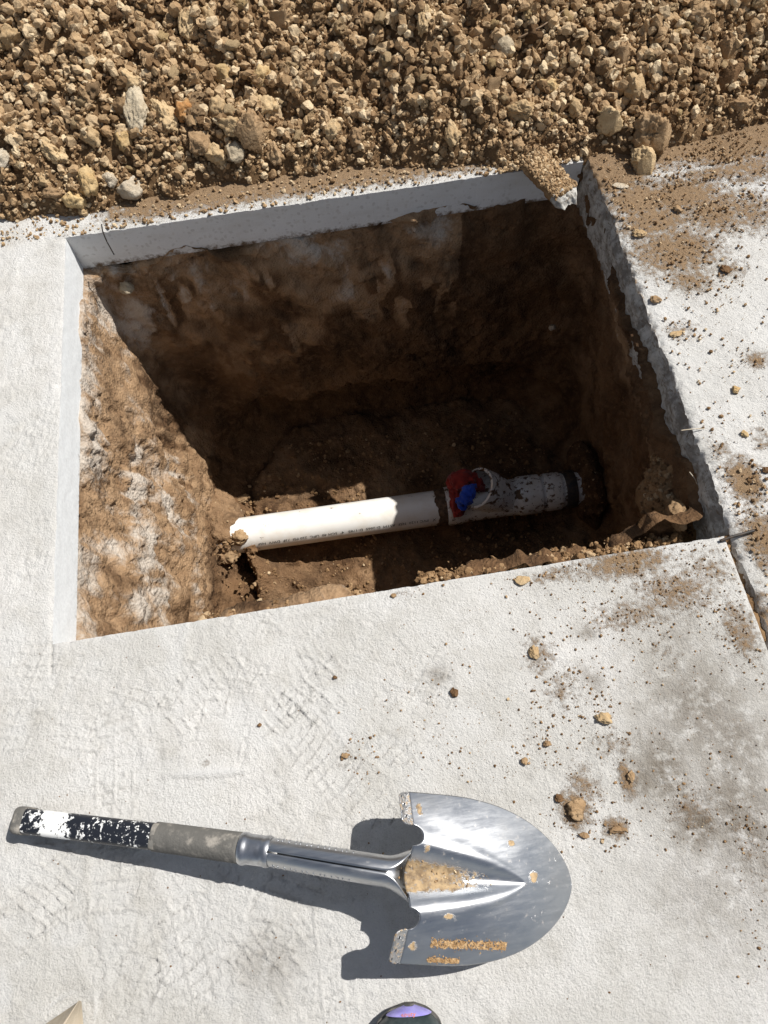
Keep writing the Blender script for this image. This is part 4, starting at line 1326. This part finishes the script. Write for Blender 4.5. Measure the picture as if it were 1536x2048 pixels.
def rag(name, label, path, rad, colr, c2, seed):
    m, t, b = new_mat(name + '_cloth')
    g = G(t)
    g.lk(g.mix(g.ramp(g.noise(40, 4), 0.4, 0.65), colr, c2), b.inputs['Base Color'])
    b.inputs['Roughness'].default_value = 0.9
    b.inputs['Sheen Weight'].default_value = 0.2
    g.lk(g.bump(g.noise(300, 3), 0.4, 0.001), b.inputs['Normal'])
    path = np.asarray(path, float)
    tt = np.linspace(0, len(path) - 1, 60)
    P = np.stack([np.interp(tt, np.arange(len(path)), path[:, k]) for k in range(3)], 1)
    for _ in range(6):
        P[1:-1] = (P[:-2] + 2 * P[1:-1] + P[2:]) / 4
    Rr = np.interp(tt, np.arange(len(rad)), rad)
    V, F = tube(P, Rr, seg=64, cap=True)
    fold = 1 - np.abs(fbm(V[:, 0] * 34 + seed, V[:, 1] * 34, V[:, 2] * 30, seed=720 + seed, octs=3))
    fold2 = fbm(V[:, 0] * 60, V[:, 1] * 60, V[:, 2] * 60, seed=725 + seed, octs=2)
    c = np.concatenate([np.repeat(P, 64, 0), P[[0, -1]]])
    dr = V - c
    ln = np.linalg.norm(dr, axis=1, keepdims=True) + 1e-6
    V = V + dr / ln * (0.020 * (fold - 0.7) + 0.003 * fold2)[:, None] * np.minimum(1, ln / 0.01)
    o = mesh_np(name, V, F, [m])
    tag(o, label, 'rag')
    return o


B0 = at(952, 972, -0.865)
rag('rag', 'crumpled dark red rag stuffed in the open branch of the wye fitting',
    [B0 + [0.03, 0, -0.015], at(940, 965, -0.85), at(922, 960, -0.835), at(912, 965, -0.85), at(915, 985, -0.87), at(916, 1012, -0.885), at(918, 1034, -0.90)],
    [0.010, 0.031, 0.033, 0.028, 0.020, 0.023, 0.011], (0.19, 0.012, 0.010), (0.30, 0.022, 0.014), 1)
rag('rag', 'bright blue rag hanging over the red one at the wye fitting',
    [at(948, 975, -0.845), at(938, 984, -0.825), at(928, 998, -0.832), at(928, 1010, -0.85), at(928, 1019, -0.865)],
    [0.010, 0.018, 0.024, 0.018, 0.006], (0.012, 0.055, 0.42), (0.02, 0.085, 0.55), 2)


# ------------------------------------------------------------------ thin things: wire, rod, roots, straw
def strand(name, label, cat, pts, r, mat, taper=1.0, seg=6):
    pts = np.asarray(pts, float)
    tt = np.linspace(0, len(pts) - 1, 8 * len(pts))
    P = np.stack([np.interp(tt, np.arange(len(pts)), pts[:, k]) for k in range(3)], 1)
    for _ in range(4):
        P[1:-1] = (P[:-2] + 2 * P[1:-1] + P[2:]) / 4
    V, F = tube(P, np.linspace(r, r * taper, len(P)), seg)
    o = mesh_np(name, V, F, [mat])
    tag(o, label, cat)


M_STEEL = simple_mat('dark_steel', (0.035, 0.032, 0.03), 0.6, 0.4, c2=(0.10, 0.07, 0.05))
M_ROOT = simple_mat('dry_root', (0.42, 0.34, 0.24), 0.8, c2=(0.58, 0.52, 0.42))
M_TWIG = simple_mat('twig_bark', (0.16, 0.10, 0.06), 0.85, c2=(0.30, 0.21, 0.13))
strand('tie_wire', 'black tie wire sticking over the far rim near the left corner', 'wire',
       [at(203, 448, 0.03), at(205, 462, 0.02), at(213, 482, -0.005), at(228, 509, -0.05)], 0.0015, M_STEEL)
strand('steel_rod', 'dark steel rod end lying across the joint at the near right corner', 'rod',
       [at(1440, 1082, 0.002), at(1462, 1074, 0.006), at(1484, 1068, 0.007), at(1508, 1061, 0.006)], 0.0028, M_STEEL, seg=8)
strand('root', 'thin pale root dangling from the dark far wall of the hole', 'root',
       [at(962, 488, -0.36), at(958, 512, -0.38), at(945, 535, -0.40), at(935, 551, -0.42), at(930, 540, -0.41)], 0.0016, M_ROOT, 0.6)
strand('straw', 'short pale straw poking out of the right slab edge', 'straw',
       [at(1362, 861, 0.004), at(1385, 858, 0.006), at(1408, 857, 0.005)], 0.0012, M_ROOT, 0.8)
strand('fibre', 'short white fibre on the right slab side in the near corner', 'fibre',
       [at(1379, 944, -0.03), at(1390, 958, -0.04), at(1394, 968, -0.05)], 0.0009, M_ROOT)
hp1, hp2, hp3 = on_heap(1035, 92), on_heap(1080, 76), on_heap(1124, 44)
strand('twig', 'dark twig lying slanted on the upper right heap', 'twig', [hp1 + [0, 0, .018], hp2 + [0, 0, .026], hp3 + [0, 0, .026]], 0.0024, M_TWIG, 0.5)
strand('root', 'curled root hair on the heap right of the middle', 'root',
       [on_heap(800, 140) + [0, 0, .014], on_heap(797, 165) + [0, 0, .018], on_heap(785, 195) + [0, 0, .016], on_heap(766, 212) + [0, 0, .012]], 0.0012, M_TWIG, 0.6)


# ------------------------------------------------------------------ shovel, lying back up
def blade_metal():
    m, t, b = new_mat('polished_steel')
    g = G(t)
    streak = g.noise(60, 4, 0.65, g.scalev(0.35, 3.0, 1.0))
    smud = g.noise(14, 5, 0.6)
    c = g.mix(streak, (0.44, 0.45, 0.465), (0.56, 0.57, 0.585))
    c = g.mix(g.ramp(smud, 0.5, 0.75, 0, 0.45), c, (0.36, 0.36, 0.36))
    mud = g.math('ADD', g.attr('mud'), g.math('MULTIPLY', g.math('SUBTRACT', g.noise(150, 5, 0.7), 0.5), 1.1))
    k = g.math('MULTIPLY', g.ramp(mud, 0.42, 0.62), g.ramp(g.attr('mud'), 0.03, 0.15))
    dry = g.math('MULTIPLY', g.ramp(g.noise(110, 4, 0.7), 0.60, 0.75, 0, 0.35), 1.0)
    k2 = g.math('MAXIMUM', k, dry)
    c = g.mix(k2, c, g.mix(g.ramp(g.noise(70, 6, 0.7), 0.3, 0.65), (0.16, 0.11, 0.065), (0.46, 0.33, 0.185)))
    g.lk(c, b.inputs['Base Color'])
    g.lk(g.math('SUBTRACT', 1.0, k2), b.inputs['Metallic'])
    rr = g.math('ADD', g.math('ADD', g.ramp(smud, 0.3, 0.7, 0.29, 0.40), g.ramp(g.noise(30, 5, 0.75, g.scalev(0.5, 4.0, 1.0)), 0.35, 0.7, -0.03, 0.07)), g.math('MULTIPLY', k2, 0.5))
    g.lk(rr, b.inputs['Roughness'])
    h = g.math('ADD', g.math('MULTIPLY', k, 1.5), g.math('MULTIPLY', streak, 0.03))
    g.lk(g.bump(h, 0.5, 0.0015), b.inputs['Normal'])
    return m


def label_mat():
    m, t, b = new_mat('worn_black_label')
    g = G(t)
    sp = g.t.nodes.new('ShaderNodeSeparateXYZ')
    g.lk(g.tc.outputs['Object'], sp.inputs[0])
    x = sp.outputs[0]
    near = g.math('MULTIPLY', g.ramp(x, -0.548, -0.525), g.ramp(x, -0.505, -0.475, 1, 0))
    scr = g.math('ADD', g.noise(150, 5, 0.65), g.math('MULTIPLY', near, 0.19))
    band = g.math('MULTIPLY', g.ramp(g.noise(24, 3), 0.35, 0.6), 0.06)
    k = g.ramp(g.math('ADD', scr, band), 0.605, 0.66)
    c = g.mix(k, (0.012, 0.014, 0.02), (0.78, 0.78, 0.76))
    g.lk(c, b.inputs['Base Color'])
    b.inputs['Roughness'].default_value = 0.42
    return m


def shovel():
    M_BL = blade_metal()
    M_SOCK = simple_mat('scuffed_steel', (0.40, 0.41, 0.43), 0.34, 1.0, c2=(0.58, 0.59, 0.61), scale=45)
    M_GRIP = simple_mat('dusty_grey_rubber', (0.115, 0.11, 0.10), 0.9, c2=(0.30, 0.275, 0.24), scale=55, lo=0.5, hi=0.72, bump=0.6, bscale=140, bdist=0.003)
    M_LAB = label_mat()
    M_SIDE = simple_mat('dusty_handle', (0.12, 0.115, 0.105), 0.85, c2=(0.24, 0.22, 0.19), bump=0.3)
    M_DARK = simple_mat('hole_dark', (0.01, 0.01, 0.01), 0.9)
    M_LETTER = simple_mat('dried_mud', (0.30, 0.175, 0.075), 0.95, c2=(0.50, 0.34, 0.18), scale=220, bump=0.8, bscale=300, bdist=0.002)

    T = at(1133, 1768, 0.006)
    Ct, Cb = at(824, 1584, 0.105), at(790, 1928, 0.105)
    Rm = (Ct + Cb) / 2
    ex = T - Rm
    L = np.linalg.norm(ex)
    ex /= L
    W = np.linalg.norm(Ct - Cb) / 2
    ey = (Ct - Cb) / (2 * W)
    ey = ey - ex * (ey @ ex)
    ey /= np.linalg.norm(ey)
    ez = np.cross(ex, ey)
    root = empty('shovel', Rm * [1, 1, 0])
    tag(root, 'round point steel shovel with black handle lying back up on the slab', 'shovel')
    O = np.array(root.location)

    def loc(x, y, z):
        return Rm + x[..., None] * ex + y[..., None] * ey + z[..., None] * ez - O

    FL = 0.655 * L

    def halfw(u):
        q = np.clip((u - 0.2) / 0.8, 0, 1)
        return W * (1 - q ** 2.2) ** 0.62

    def surf(x, y):
        u = np.clip(x / L, 0, 1)
        v = np.clip(np.abs(y) / W, 0, 1.05)
        z = 0.036 * (1 - 0.6 * u) * (1 - v ** 2.0) + 0.016 * np.sin(np.pi * u) * (1 - 0.3 * v)
        s = np.clip(1 - x / FL, 0, 1.3)
        fw = 0.0395 * np.maximum(s, 1e-4) ** 0.62 + 1e-5
        q = np.abs(y) / fw
        z = z - 0.034 * s ** 0.85 * (0.5 + 0.5 * np.cos(np.pi * np.clip(q / 1.2, 0, 1)))
        z = z + 0.0012 * np.minimum(1, s * 3) * np.exp(-((q - 1.4) / 0.3) ** 2)
        return z

    def rear(v):
        """how far the rear edge is cut back at distance v from the axis"""
        a = np.abs(v)
        return 0.014 * np.sqrt(np.clip(1 - ((a - 0.051) / 0.0135) ** 2, 0, 1))

    nu, nv = 150, 181
    Ug, Vg = np.meshgrid(np.linspace(0, 1, nu), np.linspace(-1, 1, nv), indexing='ij')
    x0 = Ug ** 0.9 * L
    y = halfw(x0 / L) * Vg
    xr = rear(y)
    x = x0 + xr * np.clip(1 - x0 / (0.35 * L), 0, 1)
    z = surf(x, y)
    mud = np.zeros_like(x)
    s = np.clip(1 - x / FL, 0, 1)
    q = np.abs(y) / (0.0395 * np.maximum(s, 1e-4) ** 0.62)
    mud = np.maximum(mud, sstep(0.85, 0.35, q) * (0.22 + 0.46 * sstep(0.15, 0.75, s)) * (s > 0.02))
    Pw = loc(x, y, z) + O
    # pixel-free: patches placed in blade coordinates (metres from rear, metres from the axis)
    for (mx, my, ra, rb, st) in ((0.150, 0.050, .008, .005, .9), (0.186, 0.008, .010, .010, .85), (0.055, -0.046, .010, .005, .85), (0.012, 0.085, .007, .012, .7),
                                 (0.012, -0.085, .007, .008, .8), (0.215, 0.0, .03, .02, .33), (0.225, 0.03, .02, .03, .3), (0.19, -0.04, .03, .03, .33), (0.02, 0.035, .006, .008, .7)):
        mud = np.maximum(mud, st * np.exp(-((x - mx) / ra) ** 2 - ((y - my) / rb) ** 2))
    P = loc(x, y, z)
    bl = mesh_np('blade', P.reshape(-1, 3), grid_faces(nu, nv), [M_BL], attrs={'mud': mud.ravel()}, parent=root)
    so = bl.modifiers.new('thickness', 'SOLIDIFY')
    so.thickness = 0.0019
    so.offset = -1

    # rolled foot steps; dark discs stand in for the shade inside punched holes
    for sgn in (1, -1):
        yy = np.linspace(0.064, W * 0.985, 40)
        tt = np.linspace(0, 1, 14)
        Y, Tt = np.meshgrid(yy, tt, indexing='ij')
        ang = Tt * 1.15
        rad = 0.022
        endr = np.minimum(1, np.minimum((Y - 0.064), (W * 0.985 - Y)) / 0.008)
        endr = np.sqrt(np.clip(1 - (1 - endr) ** 2, 0, 1)) * 0.75 + 0.25
        xx = -rad * np.sin(ang) * 1.0 * endr
        zz = surf(np.zeros_like(Y), Y) + rad * (1 - np.cos(ang)) * 0.9 * endr
        V = loc(xx, sgn * Y, zz)
        o = mesh_np('foot_step', V.reshape(-1, 3), grid_faces(40, 14), [M_BL], attrs={'mud': np.full(V.shape[0] * V.shape[1], 0.46)}, parent=root)
        so = o.modifiers.new('thickness', 'SOLIDIFY')
        so.thickness = 0.0022
        so.offset = 0
        for hy, ht in ((0.074, 0.45), (0.080, 0.85), (0.090, 0.5), (0.100, 0.72)):
            an = ht * 1.15
            c = loc(np.array([-rad * math.sin(an)]), np.array([sgn * hy]), surf(np.zeros(1), np.array([hy])) + rad * (1 - math.cos(an)) * 0.9 + 0.0012)[0]
            nrm = ex * math.sin(an) * 0.0 + ez * math.cos(an) + ex * math.sin(an)
            nrm /= np.linalg.norm(nrm)
            qd = Vector((1, 0, 0)).rotation_difference(Vector(nrm)).to_matrix()
            V, F = lathe_x([(0.0008, 0.0001), (0.0008, 0.0018)], 14)
            mesh_np('hole_shade_disc', V @ np.array(qd).T + c, F, [M_DARK], parent=o)
            V, F = lathe_x([(0.0002, 0.0018), (0.0012, 0.0021), (0.0002, 0.0028)], 14)
            mesh_np('hole_rim', V @ np.array(qd).T + c, F, [M_SOCK], parent=o)

    # open socket: a trough at the blade closing into a tube
    Bc = at(543, 1704, 0.088)
    n = 70
    tt = np.linspace(0, 1, n)
    A0 = Rm + ex * 0.012 + ez * 0.020
    C1 = Rm - ex * 0.055 + ez * 0.012 * 0
    path = ((1 - tt) ** 2)[:, None] * A0 + (2 * tt * (1 - tt))[:, None] * (Rm * 0.62 + Bc * 0.38 + [0, 0, 0.030]) + (tt ** 2)[:, None] * Bc
    seg = 40
    tg = np.gradient(path, axis=0)
    tg /= np.linalg.norm(tg, axis=1, keepdims=True)
    V = []
    mudv = []
    for i in range(n):
        e = sstep(-0.06, 0.24, tt[i])
        Rr = 0.038 * (1 - e) + 0.0195 * e - 0.0012 * tt[i]
        Aopen = math.radians(88) * (1 - e) + math.radians(177) * e
        side = np.cross(tg[i], [0, 0, 1])
        side /= np.linalg.norm(side)
        upn = np.cross(side, tg[i])
        ph = np.linspace(-Aopen, Aopen, seg)
        sink = -0.014 * (1 - e)
        crease = 1 + 0.05 * np.exp(-((np.abs(ph) - Aopen) / 0.25) ** 2) * e
        flat = 1 - 0.25 * (1 - e)
        V.append(path[i] + np.outer(Rr * np.sin(ph) * crease, side) + np.outer(-Rr * np.cos(ph) * flat + sink + 0.0 * ph, upn))
        mudv.append(np.full(seg, 0.9 * (1 - e)) * (np.abs(ph) < Aopen * 0.82))
    V = np.concatenate(V) - O
    so_ = mesh_np('socket', V, grid_faces(n, seg), [M_BL], attrs={'mud': np.concatenate(mudv)}, parent=root)
    md = so_.modifiers.new('thickness', 'SOLIDIFY')
    md.thickness = 0.0018
    md.offset = 0
    # pressed ribs along both shoulders of the socket
    for sgn in (1, -1):
        Vs, Fs, k0 = [], [], 0
        for t_ in np.linspace(0.47, 0.97, 14):
            i = int(t_ * (n - 1))
            side = np.cross(tg[i], [0, 0, 1])
            side /= np.linalg.norm(side)
            upn = np.cross(side, tg[i])
            Rr = 0.0186
            pts = [path[i] + side * sgn * Rr * math.cos(a) * 1.03 + upn * Rr * math.sin(a) * 1.03 - tg[i] * 0.004 * (a - 0.3) for a in (0.05, 0.3, 0.6)]
            v, f = tube(pts, [0.0013] * 3, 6)
            Vs.append(v)
            Fs.append(f + k0)
            k0 += len(v)
        o = mesh_np('pressed_ribs', np.concatenate(Vs) - O, np.concatenate(Fs), [M_SOCK], parent=root)

    # collar, grip sleeve, handle
    Cs, Gs, Hs = at(482, 1696, 0.0835), at(312, 1673, 0.0600), at(44, 1641, 0.0250)
    def run(a, b, n): return a + (b - a) * np.linspace(0, 1, n)[:, None]
    V, F = tube(run(Bc + (Bc - Cs) * -0.02, Cs, 14), [0.0205, 0.0217, 0.0217, 0.0205] + [0.0207] * 6 + [0.0212, 0.0226, 0.0226, 0.0212], 36)
    smooth_by_angle(mesh_np('collar', V - O, F, [M_SOCK], parent=root), 0.7)
    pth = run(Cs, Gs, 40)
    V, F = tube(pth, np.linspace(0.0212, 0.0206, 40), 48)
    r = fbm(V[:, 0] * 60, V[:, 1] * 60, V[:, 2] * 60, seed=810, octs=3)
    V[:, 2] += 0.0007 * r
    mesh_np('grip', V - O, F, [M_GRIP], parent=root)
    pth = run(Gs + (Cs - Gs) * 0.05, Hs, 30)
    V, F = tube(pth, np.stack([np.full(30, 0.0185), np.full(30, 0.0205)], 1), 48, power=4.0)
    mesh_np('handle', V - O, F, [M_SIDE], parent=root)
    # the worn black label wrapped over the top of the handle
    d = (Hs - Gs) / np.linalg.norm(Hs - Gs)
    side = np.cross(d, [0, 0, 1])
    side /= np.linalg.norm(side)
    upn = np.cross(side, d)
    LL = np.linalg.norm(Hs - Gs)
    su = np.linspace(0.0, LL * 0.945, 60)
    ph = np.linspace(math.radians(28), math.radians(152), 26)
    c, q = np.cos(ph), np.sin(ph)
    rr = 1 / (np.abs(c) ** 4 + np.abs(q) ** 4) ** 0.25
    Pl = Gs[None, None] + su[:, None, None] * d + (c * rr * 0.0185)[None, :, None] * side * 1.025 + (q * rr * 0.0205)[None, :, None] * upn * 1.025
    root_label = mesh_np('label', Pl.reshape(-1, 3) - O, grid_faces(60, 26), [M_LAB], parent=root)
    # squared butt end
    V, F = tube(run(Hs - d * 0.014, Hs + d * 0.004, 6), np.stack([[0.0195, 0.0205, 0.0205, 0.0205, 0.0200, 0.0185], [0.0215, 0.0225, 0.0225, 0.0225, 0.022, 0.020]], 1), 40, power=5.0)
    smooth_by_angle(mesh_np('end_cap', V - O, F, [M_GRIP], parent=root), 0.7)

    # stamped lettering packed with dried mud, worn past reading
    for body, size, mx, my, wid in (('AUMMROCEADE', 0.0125, 0.036, -0.0845, 0.112), ('ormuc', 0.0085, 0.036, -0.1035, 0.046)):
        cu = bpy.data.curves.new('stamped_lettering', 'FONT')
        cu.body = body
        cu.size = size
        cu.offset = 0.0006
        cu.resolution_u = 2
        tmp = bpy.data.objects.new('stamped_lettering', cu)
        me = bpy.data.meshes.new_from_object(tmp)
        bpy.data.objects.remove(tmp)
        bpy.data.curves.remove(cu)
        co = np.zeros(len(me.vertices) * 3, np.float32)
        me.vertices.foreach_get('co', co)
        co = co.reshape(-1, 3).astype(float)
        lx = mx + (co[:, 0] - co[:, 0].min()) / np.ptp(co[:, 0]) * wid + 0.0005 * noise(co[:, 0] * 900, co[:, 1] * 900, seed=830)
        ly = my + co[:, 1] + 0.0011 * noise(co[:, 0] * 700, co[:, 1] * 700, seed=831)
        Pq = loc(lx, ly, surf(lx, ly) + 0.0007).astype(np.float32)
        me.vertices.foreach_set('co', np.ascontiguousarray(Pq).ravel())
        me.materials.append(M_LETTER)
        me.update()
        me.name = 'stamped_lettering'
        obj_of('stamped_lettering', me, root)
        # mud caked in and around the letters
        n_ = 700 if wid > .1 else 300
        lx = mx + rng.random(n_) * wid
        ly = my + rng.normal(0.45, 0.3, n_) * size * 0.8
        pts = loc(lx, ly, surf(lx, ly) + 0.0004)
        scatter('caked_mud', pts, 0.0006 + 0.0011 * rng.random(n_) ** 2, 1, np.clip(rng.normal(0.7, 0.2, n_), 0, 1), M_LETTER, None, parent=root)
    # crumbs lying in the hollow
    n_ = 70
    lx = rng.uniform(-0.01, 0.12, n_)
    ly = rng.normal(0, 0.3, n_) * 0.036 * np.clip(1 - lx / FL, 0, 1)
    pts = loc(lx, ly, surf(lx, ly) + 0.0006)
    scatter('caked_mud', pts, 0.0007 + 0.002 * rng.random(n_) ** 3, 1, np.clip(rng.normal(0.6, 0.2, n_), 0, 1), M_SOIL, None, parent=root)


shovel()


# ------------------------------------------------------------------ shoe at the lower edge
def shoe():
    M_UP = simple_mat('dark_green_leather', (0.022, 0.034, 0.036), 0.42, c2=(0.045, 0.06, 0.06), scale=70, bump=0.35, bscale=260)
    M_SOLE = simple_mat('dusty_black_rubber', (0.04, 0.04, 0.038), 0.8, c2=(0.16, 0.15, 0.135), scale=50, bump=0.4)
    M_LIL = simple_mat('lilac_rubber', (0.27, 0.24, 0.62), 0.5, c2=(0.36, 0.33, 0.70), scale=60, bump=0.2)
    M_OR = simple_mat('orange_print', (0.75, 0.22, 0.08), 0.6)
    M_LACE = simple_mat('black_lace', (0.03, 0.03, 0.03), 0.9)
    tip = at(812, 2013, 0.030)
    root = empty('shoe', tip * [1, 1, 0])
    tag(root, 'dark green shoe with a lilac toe patch at the lower picture edge', 'shoe')
    root.rotation_euler = (0, 0, math.radians(-6))
    # sections from toe (s=0) to heel (s=.29): half width, sole height, top height
    S = np.array([0, .006, .018, .035, .06, .09, .13, .17, .21, .25, .275, .29])
    Wd = np.array([.006, .026, .041, .048, .051, .0515, .046, .039, .036, .036, .031, .008])
    Tp = np.array([.036, .050, .060, .066, .070, .076, .090, .105, .108, .108, .106, .100])
    off = np.array([.004, .003, .002, .001, 0, -.002, -.003, -.002, 0, .002, .003, .003])
    s = np.linspace(0, 1, 90) ** 1.5 * 0.29
    w_, t_, o_ = np.interp(s, S, Wd), np.interp(s, S, Tp), np.interp(s, S, off)
    for arr in (w_, t_):
        for _ in range(3):
            arr[1:-1] = (arr[:-2] + 2 * arr[1:-1] + arr[2:]) / 4
    seg = 44
    ph = np.linspace(0, np.pi, seg)
    def shell(s, w_, z0, top, pw, ph):
        c, q = np.cos(ph), np.sin(ph)
        rr = 1 / (np.abs(c) ** pw + np.abs(q) ** pw) ** (1 / pw)
        x = o_[:len(s), None] + w_[:, None] * (c * rr)[None]
        z = z0 + (top[:, None] - z0) * (q * rr)[None]
        y = -np.repeat(s[:, None], len(ph), 1)
        return np.stack([x, y, z], -1)
    m = s <= 0.17
    P = shell(s[m], w_[m], 0.022, t_[m], 2.5, ph)
    mesh_np('upper', P.reshape(-1, 3), grid_faces(m.sum(), seg), [M_UP], parent=root)
    # quarters round the open top
    m2 = s >= 0.165
    for a, b in ((0.0, 1.15), (np.pi - 1.15, np.pi)):
        pp = np.linspace(a, b, 18)
        c, q = np.cos(pp), np.sin(pp)
        P = np.stack([o_[m2][:, None] + w_[m2][:, None] * np.sign(c) * np.abs(c) ** 0.35, -np.repeat(s[m2][:, None], 18, 1), 0.022 + (t_[m2][:, None] - 0.022) * np.abs(q)[None]], -1)
        o = mesh_np('quarter', P.reshape(-1, 3), grid_faces(m2.sum(), 18), [M_UP], parent=root)
        so = o.modifiers.new('thickness', 'SOLIDIFY')
        so.thickness = 0.004
    # sole with a layered edge
    prof = [(0.0, 0.97), (0.004, 1.02), (0.012, 1.03), (0.013, 0.99), (0.016, 0.99), (0.017, 1.04), (0.026, 1.03), (0.027, 0.9)]
    ang_s = np.concatenate([s, s[::-1]])
    ang_x = np.concatenate([o_ + w_, (o_ - w_)[::-1]])
    V = []
    for z, k in prof:
        V.append(np.stack([ang_x * k, -0.145 + (-(ang_s) + 0.145) * (1 + (k - 1) * 0.5), np.full(len(ang_s), z)], -1))
    V = np.stack(V, 1)
    F = grid_faces(len(ang_s), len(prof), True)
    n0 = V.shape[0] * V.shape[1]
    mid = len(s)
    caps = []
    for lv in (0, len(prof) - 1):
        for i in range(mid - 1):
            a, b = i, i + 1
            c_, d_ = 2 * mid - 2 - i, 2 * mid - 1 - i
            caps.append([a * len(prof) + lv, b * len(prof) + lv, c_ * len(prof) + lv, d_ * len(prof) + lv])
    mesh_np('sole', V.reshape(-1, 3), np.concatenate([F, np.array(caps)]), [M_SOLE], parent=root, smooth=False)
    # lilac toe patch over the front of the upper
    m3 = (s >= 0.0) & (s <= 0.0098)
    pp = np.linspace(0.12, np.pi - 0.35, 40)
    P = shell(s[m3], w_[m3] * 1.04 + 0.001, 0.022, t_[m3] + 0.0018, 2.5, pp)
    P[..., 1] += 0.0012
    tp = mesh_np('toe_patch', P.reshape(-1, 3), grid_faces(m3.sum(), 40), [M_LIL], parent=root)
    cu = bpy.data.curves.new('toe_mark', 'FONT')
    cu.body = 'ebuty'
    cu.size = 0.009
    cu.resolution_u = 1
    tmp = bpy.data.objects.new('toe_mark', cu)
    me = bpy.data.meshes.new_from_object(tmp)
    bpy.data.objects.remove(tmp)
    co = np.zeros(len(me.vertices) * 3, np.float32)
    me.vertices.foreach_get('co', co)
    co = co.reshape(-1, 3).astype(float)
    cx = co[:, 0] - np.ptp(co[:, 0]) / 2 + 0.003
    sy = 0.0075 - co[:, 1] * 0.7
    zz = np.interp(sy, s, t_) + 0.0042 - 0.3 * (cx / 0.05) ** 2 * 0.05
    me.vertices.foreach_set('co', np.ascontiguousarray(np.stack([cx, -sy, zz], 1).astype(np.float32)).ravel())
    me.materials.append(M_OR)
    me.name = 'toe_mark'
    me.update()
    obj_of('toe_mark', me, tp)
    # laces
    for k in range(4):
        yy = 0.105 + 0.017 * k
        zt = np.interp(yy, s, t_)
        pts = [(-.021, -yy, zt - .006), (-.010, -yy + .001, zt + .002), (0, -yy, zt + .0035), (.010, -yy - .001, zt + .002), (.021, -yy, zt - .006)]
        V, F = tube(pts, [.0022] * 5, 8)
        mesh_np('lace', V, F, [M_LACE], parent=root)


shoe()


# ------------------------------------------------------------------ pointed board at the lower left edge
def board():
    m, t, b = new_mat('weathered_wood')
    g = G(t)
    v = g.scalev(9, 1.2, 9)
    c = g.mix(g.noise(14, 6, 0.65, v), (0.36, 0.29, 0.20), (0.56, 0.49, 0.385))
    c = g.mix(g.ramp(g.noise(40, 5, 0.7, v), 0.55, 0.75, 0, 0.7), c, (0.20, 0.165, 0.125))
    g.lk(c, b.inputs['Base Color'])
    b.inputs['Roughness'].default_value = 0.9
    g.lk(g.bump(g.noise(60, 5, 0.7, v), 0.6, 0.002), b.inputs['Normal'])
    K0, K1 = at(158, 2001, 0.044), at(119, 2062, 0.050)          # upper ridge
    R0, R1 = at(163, 2003, 0.002), at(168, 2062, 0.002)          # right-hand foot
    L0, L1 = at(150, 2008, 0.002), at(64, 2066, 0.002)           # left-hand foot
    root = empty('wooden_board', R0 * [1, 1, 0])
    tag(root, 'pointed end of a split wooden board at the lower left picture edge', 'board')
    O = np.array(root.location)
    n_, V = 40, []
    tt = np.linspace(0, 1, n_)
    for t_ in tt:
        e = t_ * 4.5
        g_ = min(e, 1 + 0.35 * (e - 1)) if e > 1 else e            # widens to the width of the board, then runs on
        sh = (R1 - R0) * (e - g_)
        L_, K_, R_ = L0 + (L1 - L0) * g_ + sh, K0 + (K1 - K0) * g_ + sh, R0 + (R1 - R0) * g_ + sh
        row = [L_ + (K_ - L_) * u for u in np.linspace(0, 1, 14)] + [K_ + (R_ - K_) * u for u in np.linspace(0, 1, 14)[1:]]
        V.append(row)
    V = np.array(V)
    k_ = np.arange(27)
    V[:, :, 2] += 0.0016 * fbm(np.repeat(k_[None], n_, 0) * 0.9, np.repeat(tt[:, None], 27, 1) * 3, seed=851, octs=3) * (k_ > 0) * (k_ < 26)
    mesh_np('split_wood', V.reshape(-1, 3) - O, grid_faces(n_, 27), [m], parent=root)
    c0 = V[0].mean(0)
    E_ = np.concatenate([V[0], c0[None]])
    mesh_np('cut_end', E_ - O, np.array([[q_, 27, q_ + 1] for q_ in range(26)] + [[26, 27, 0]]), [m], parent=root)


board()
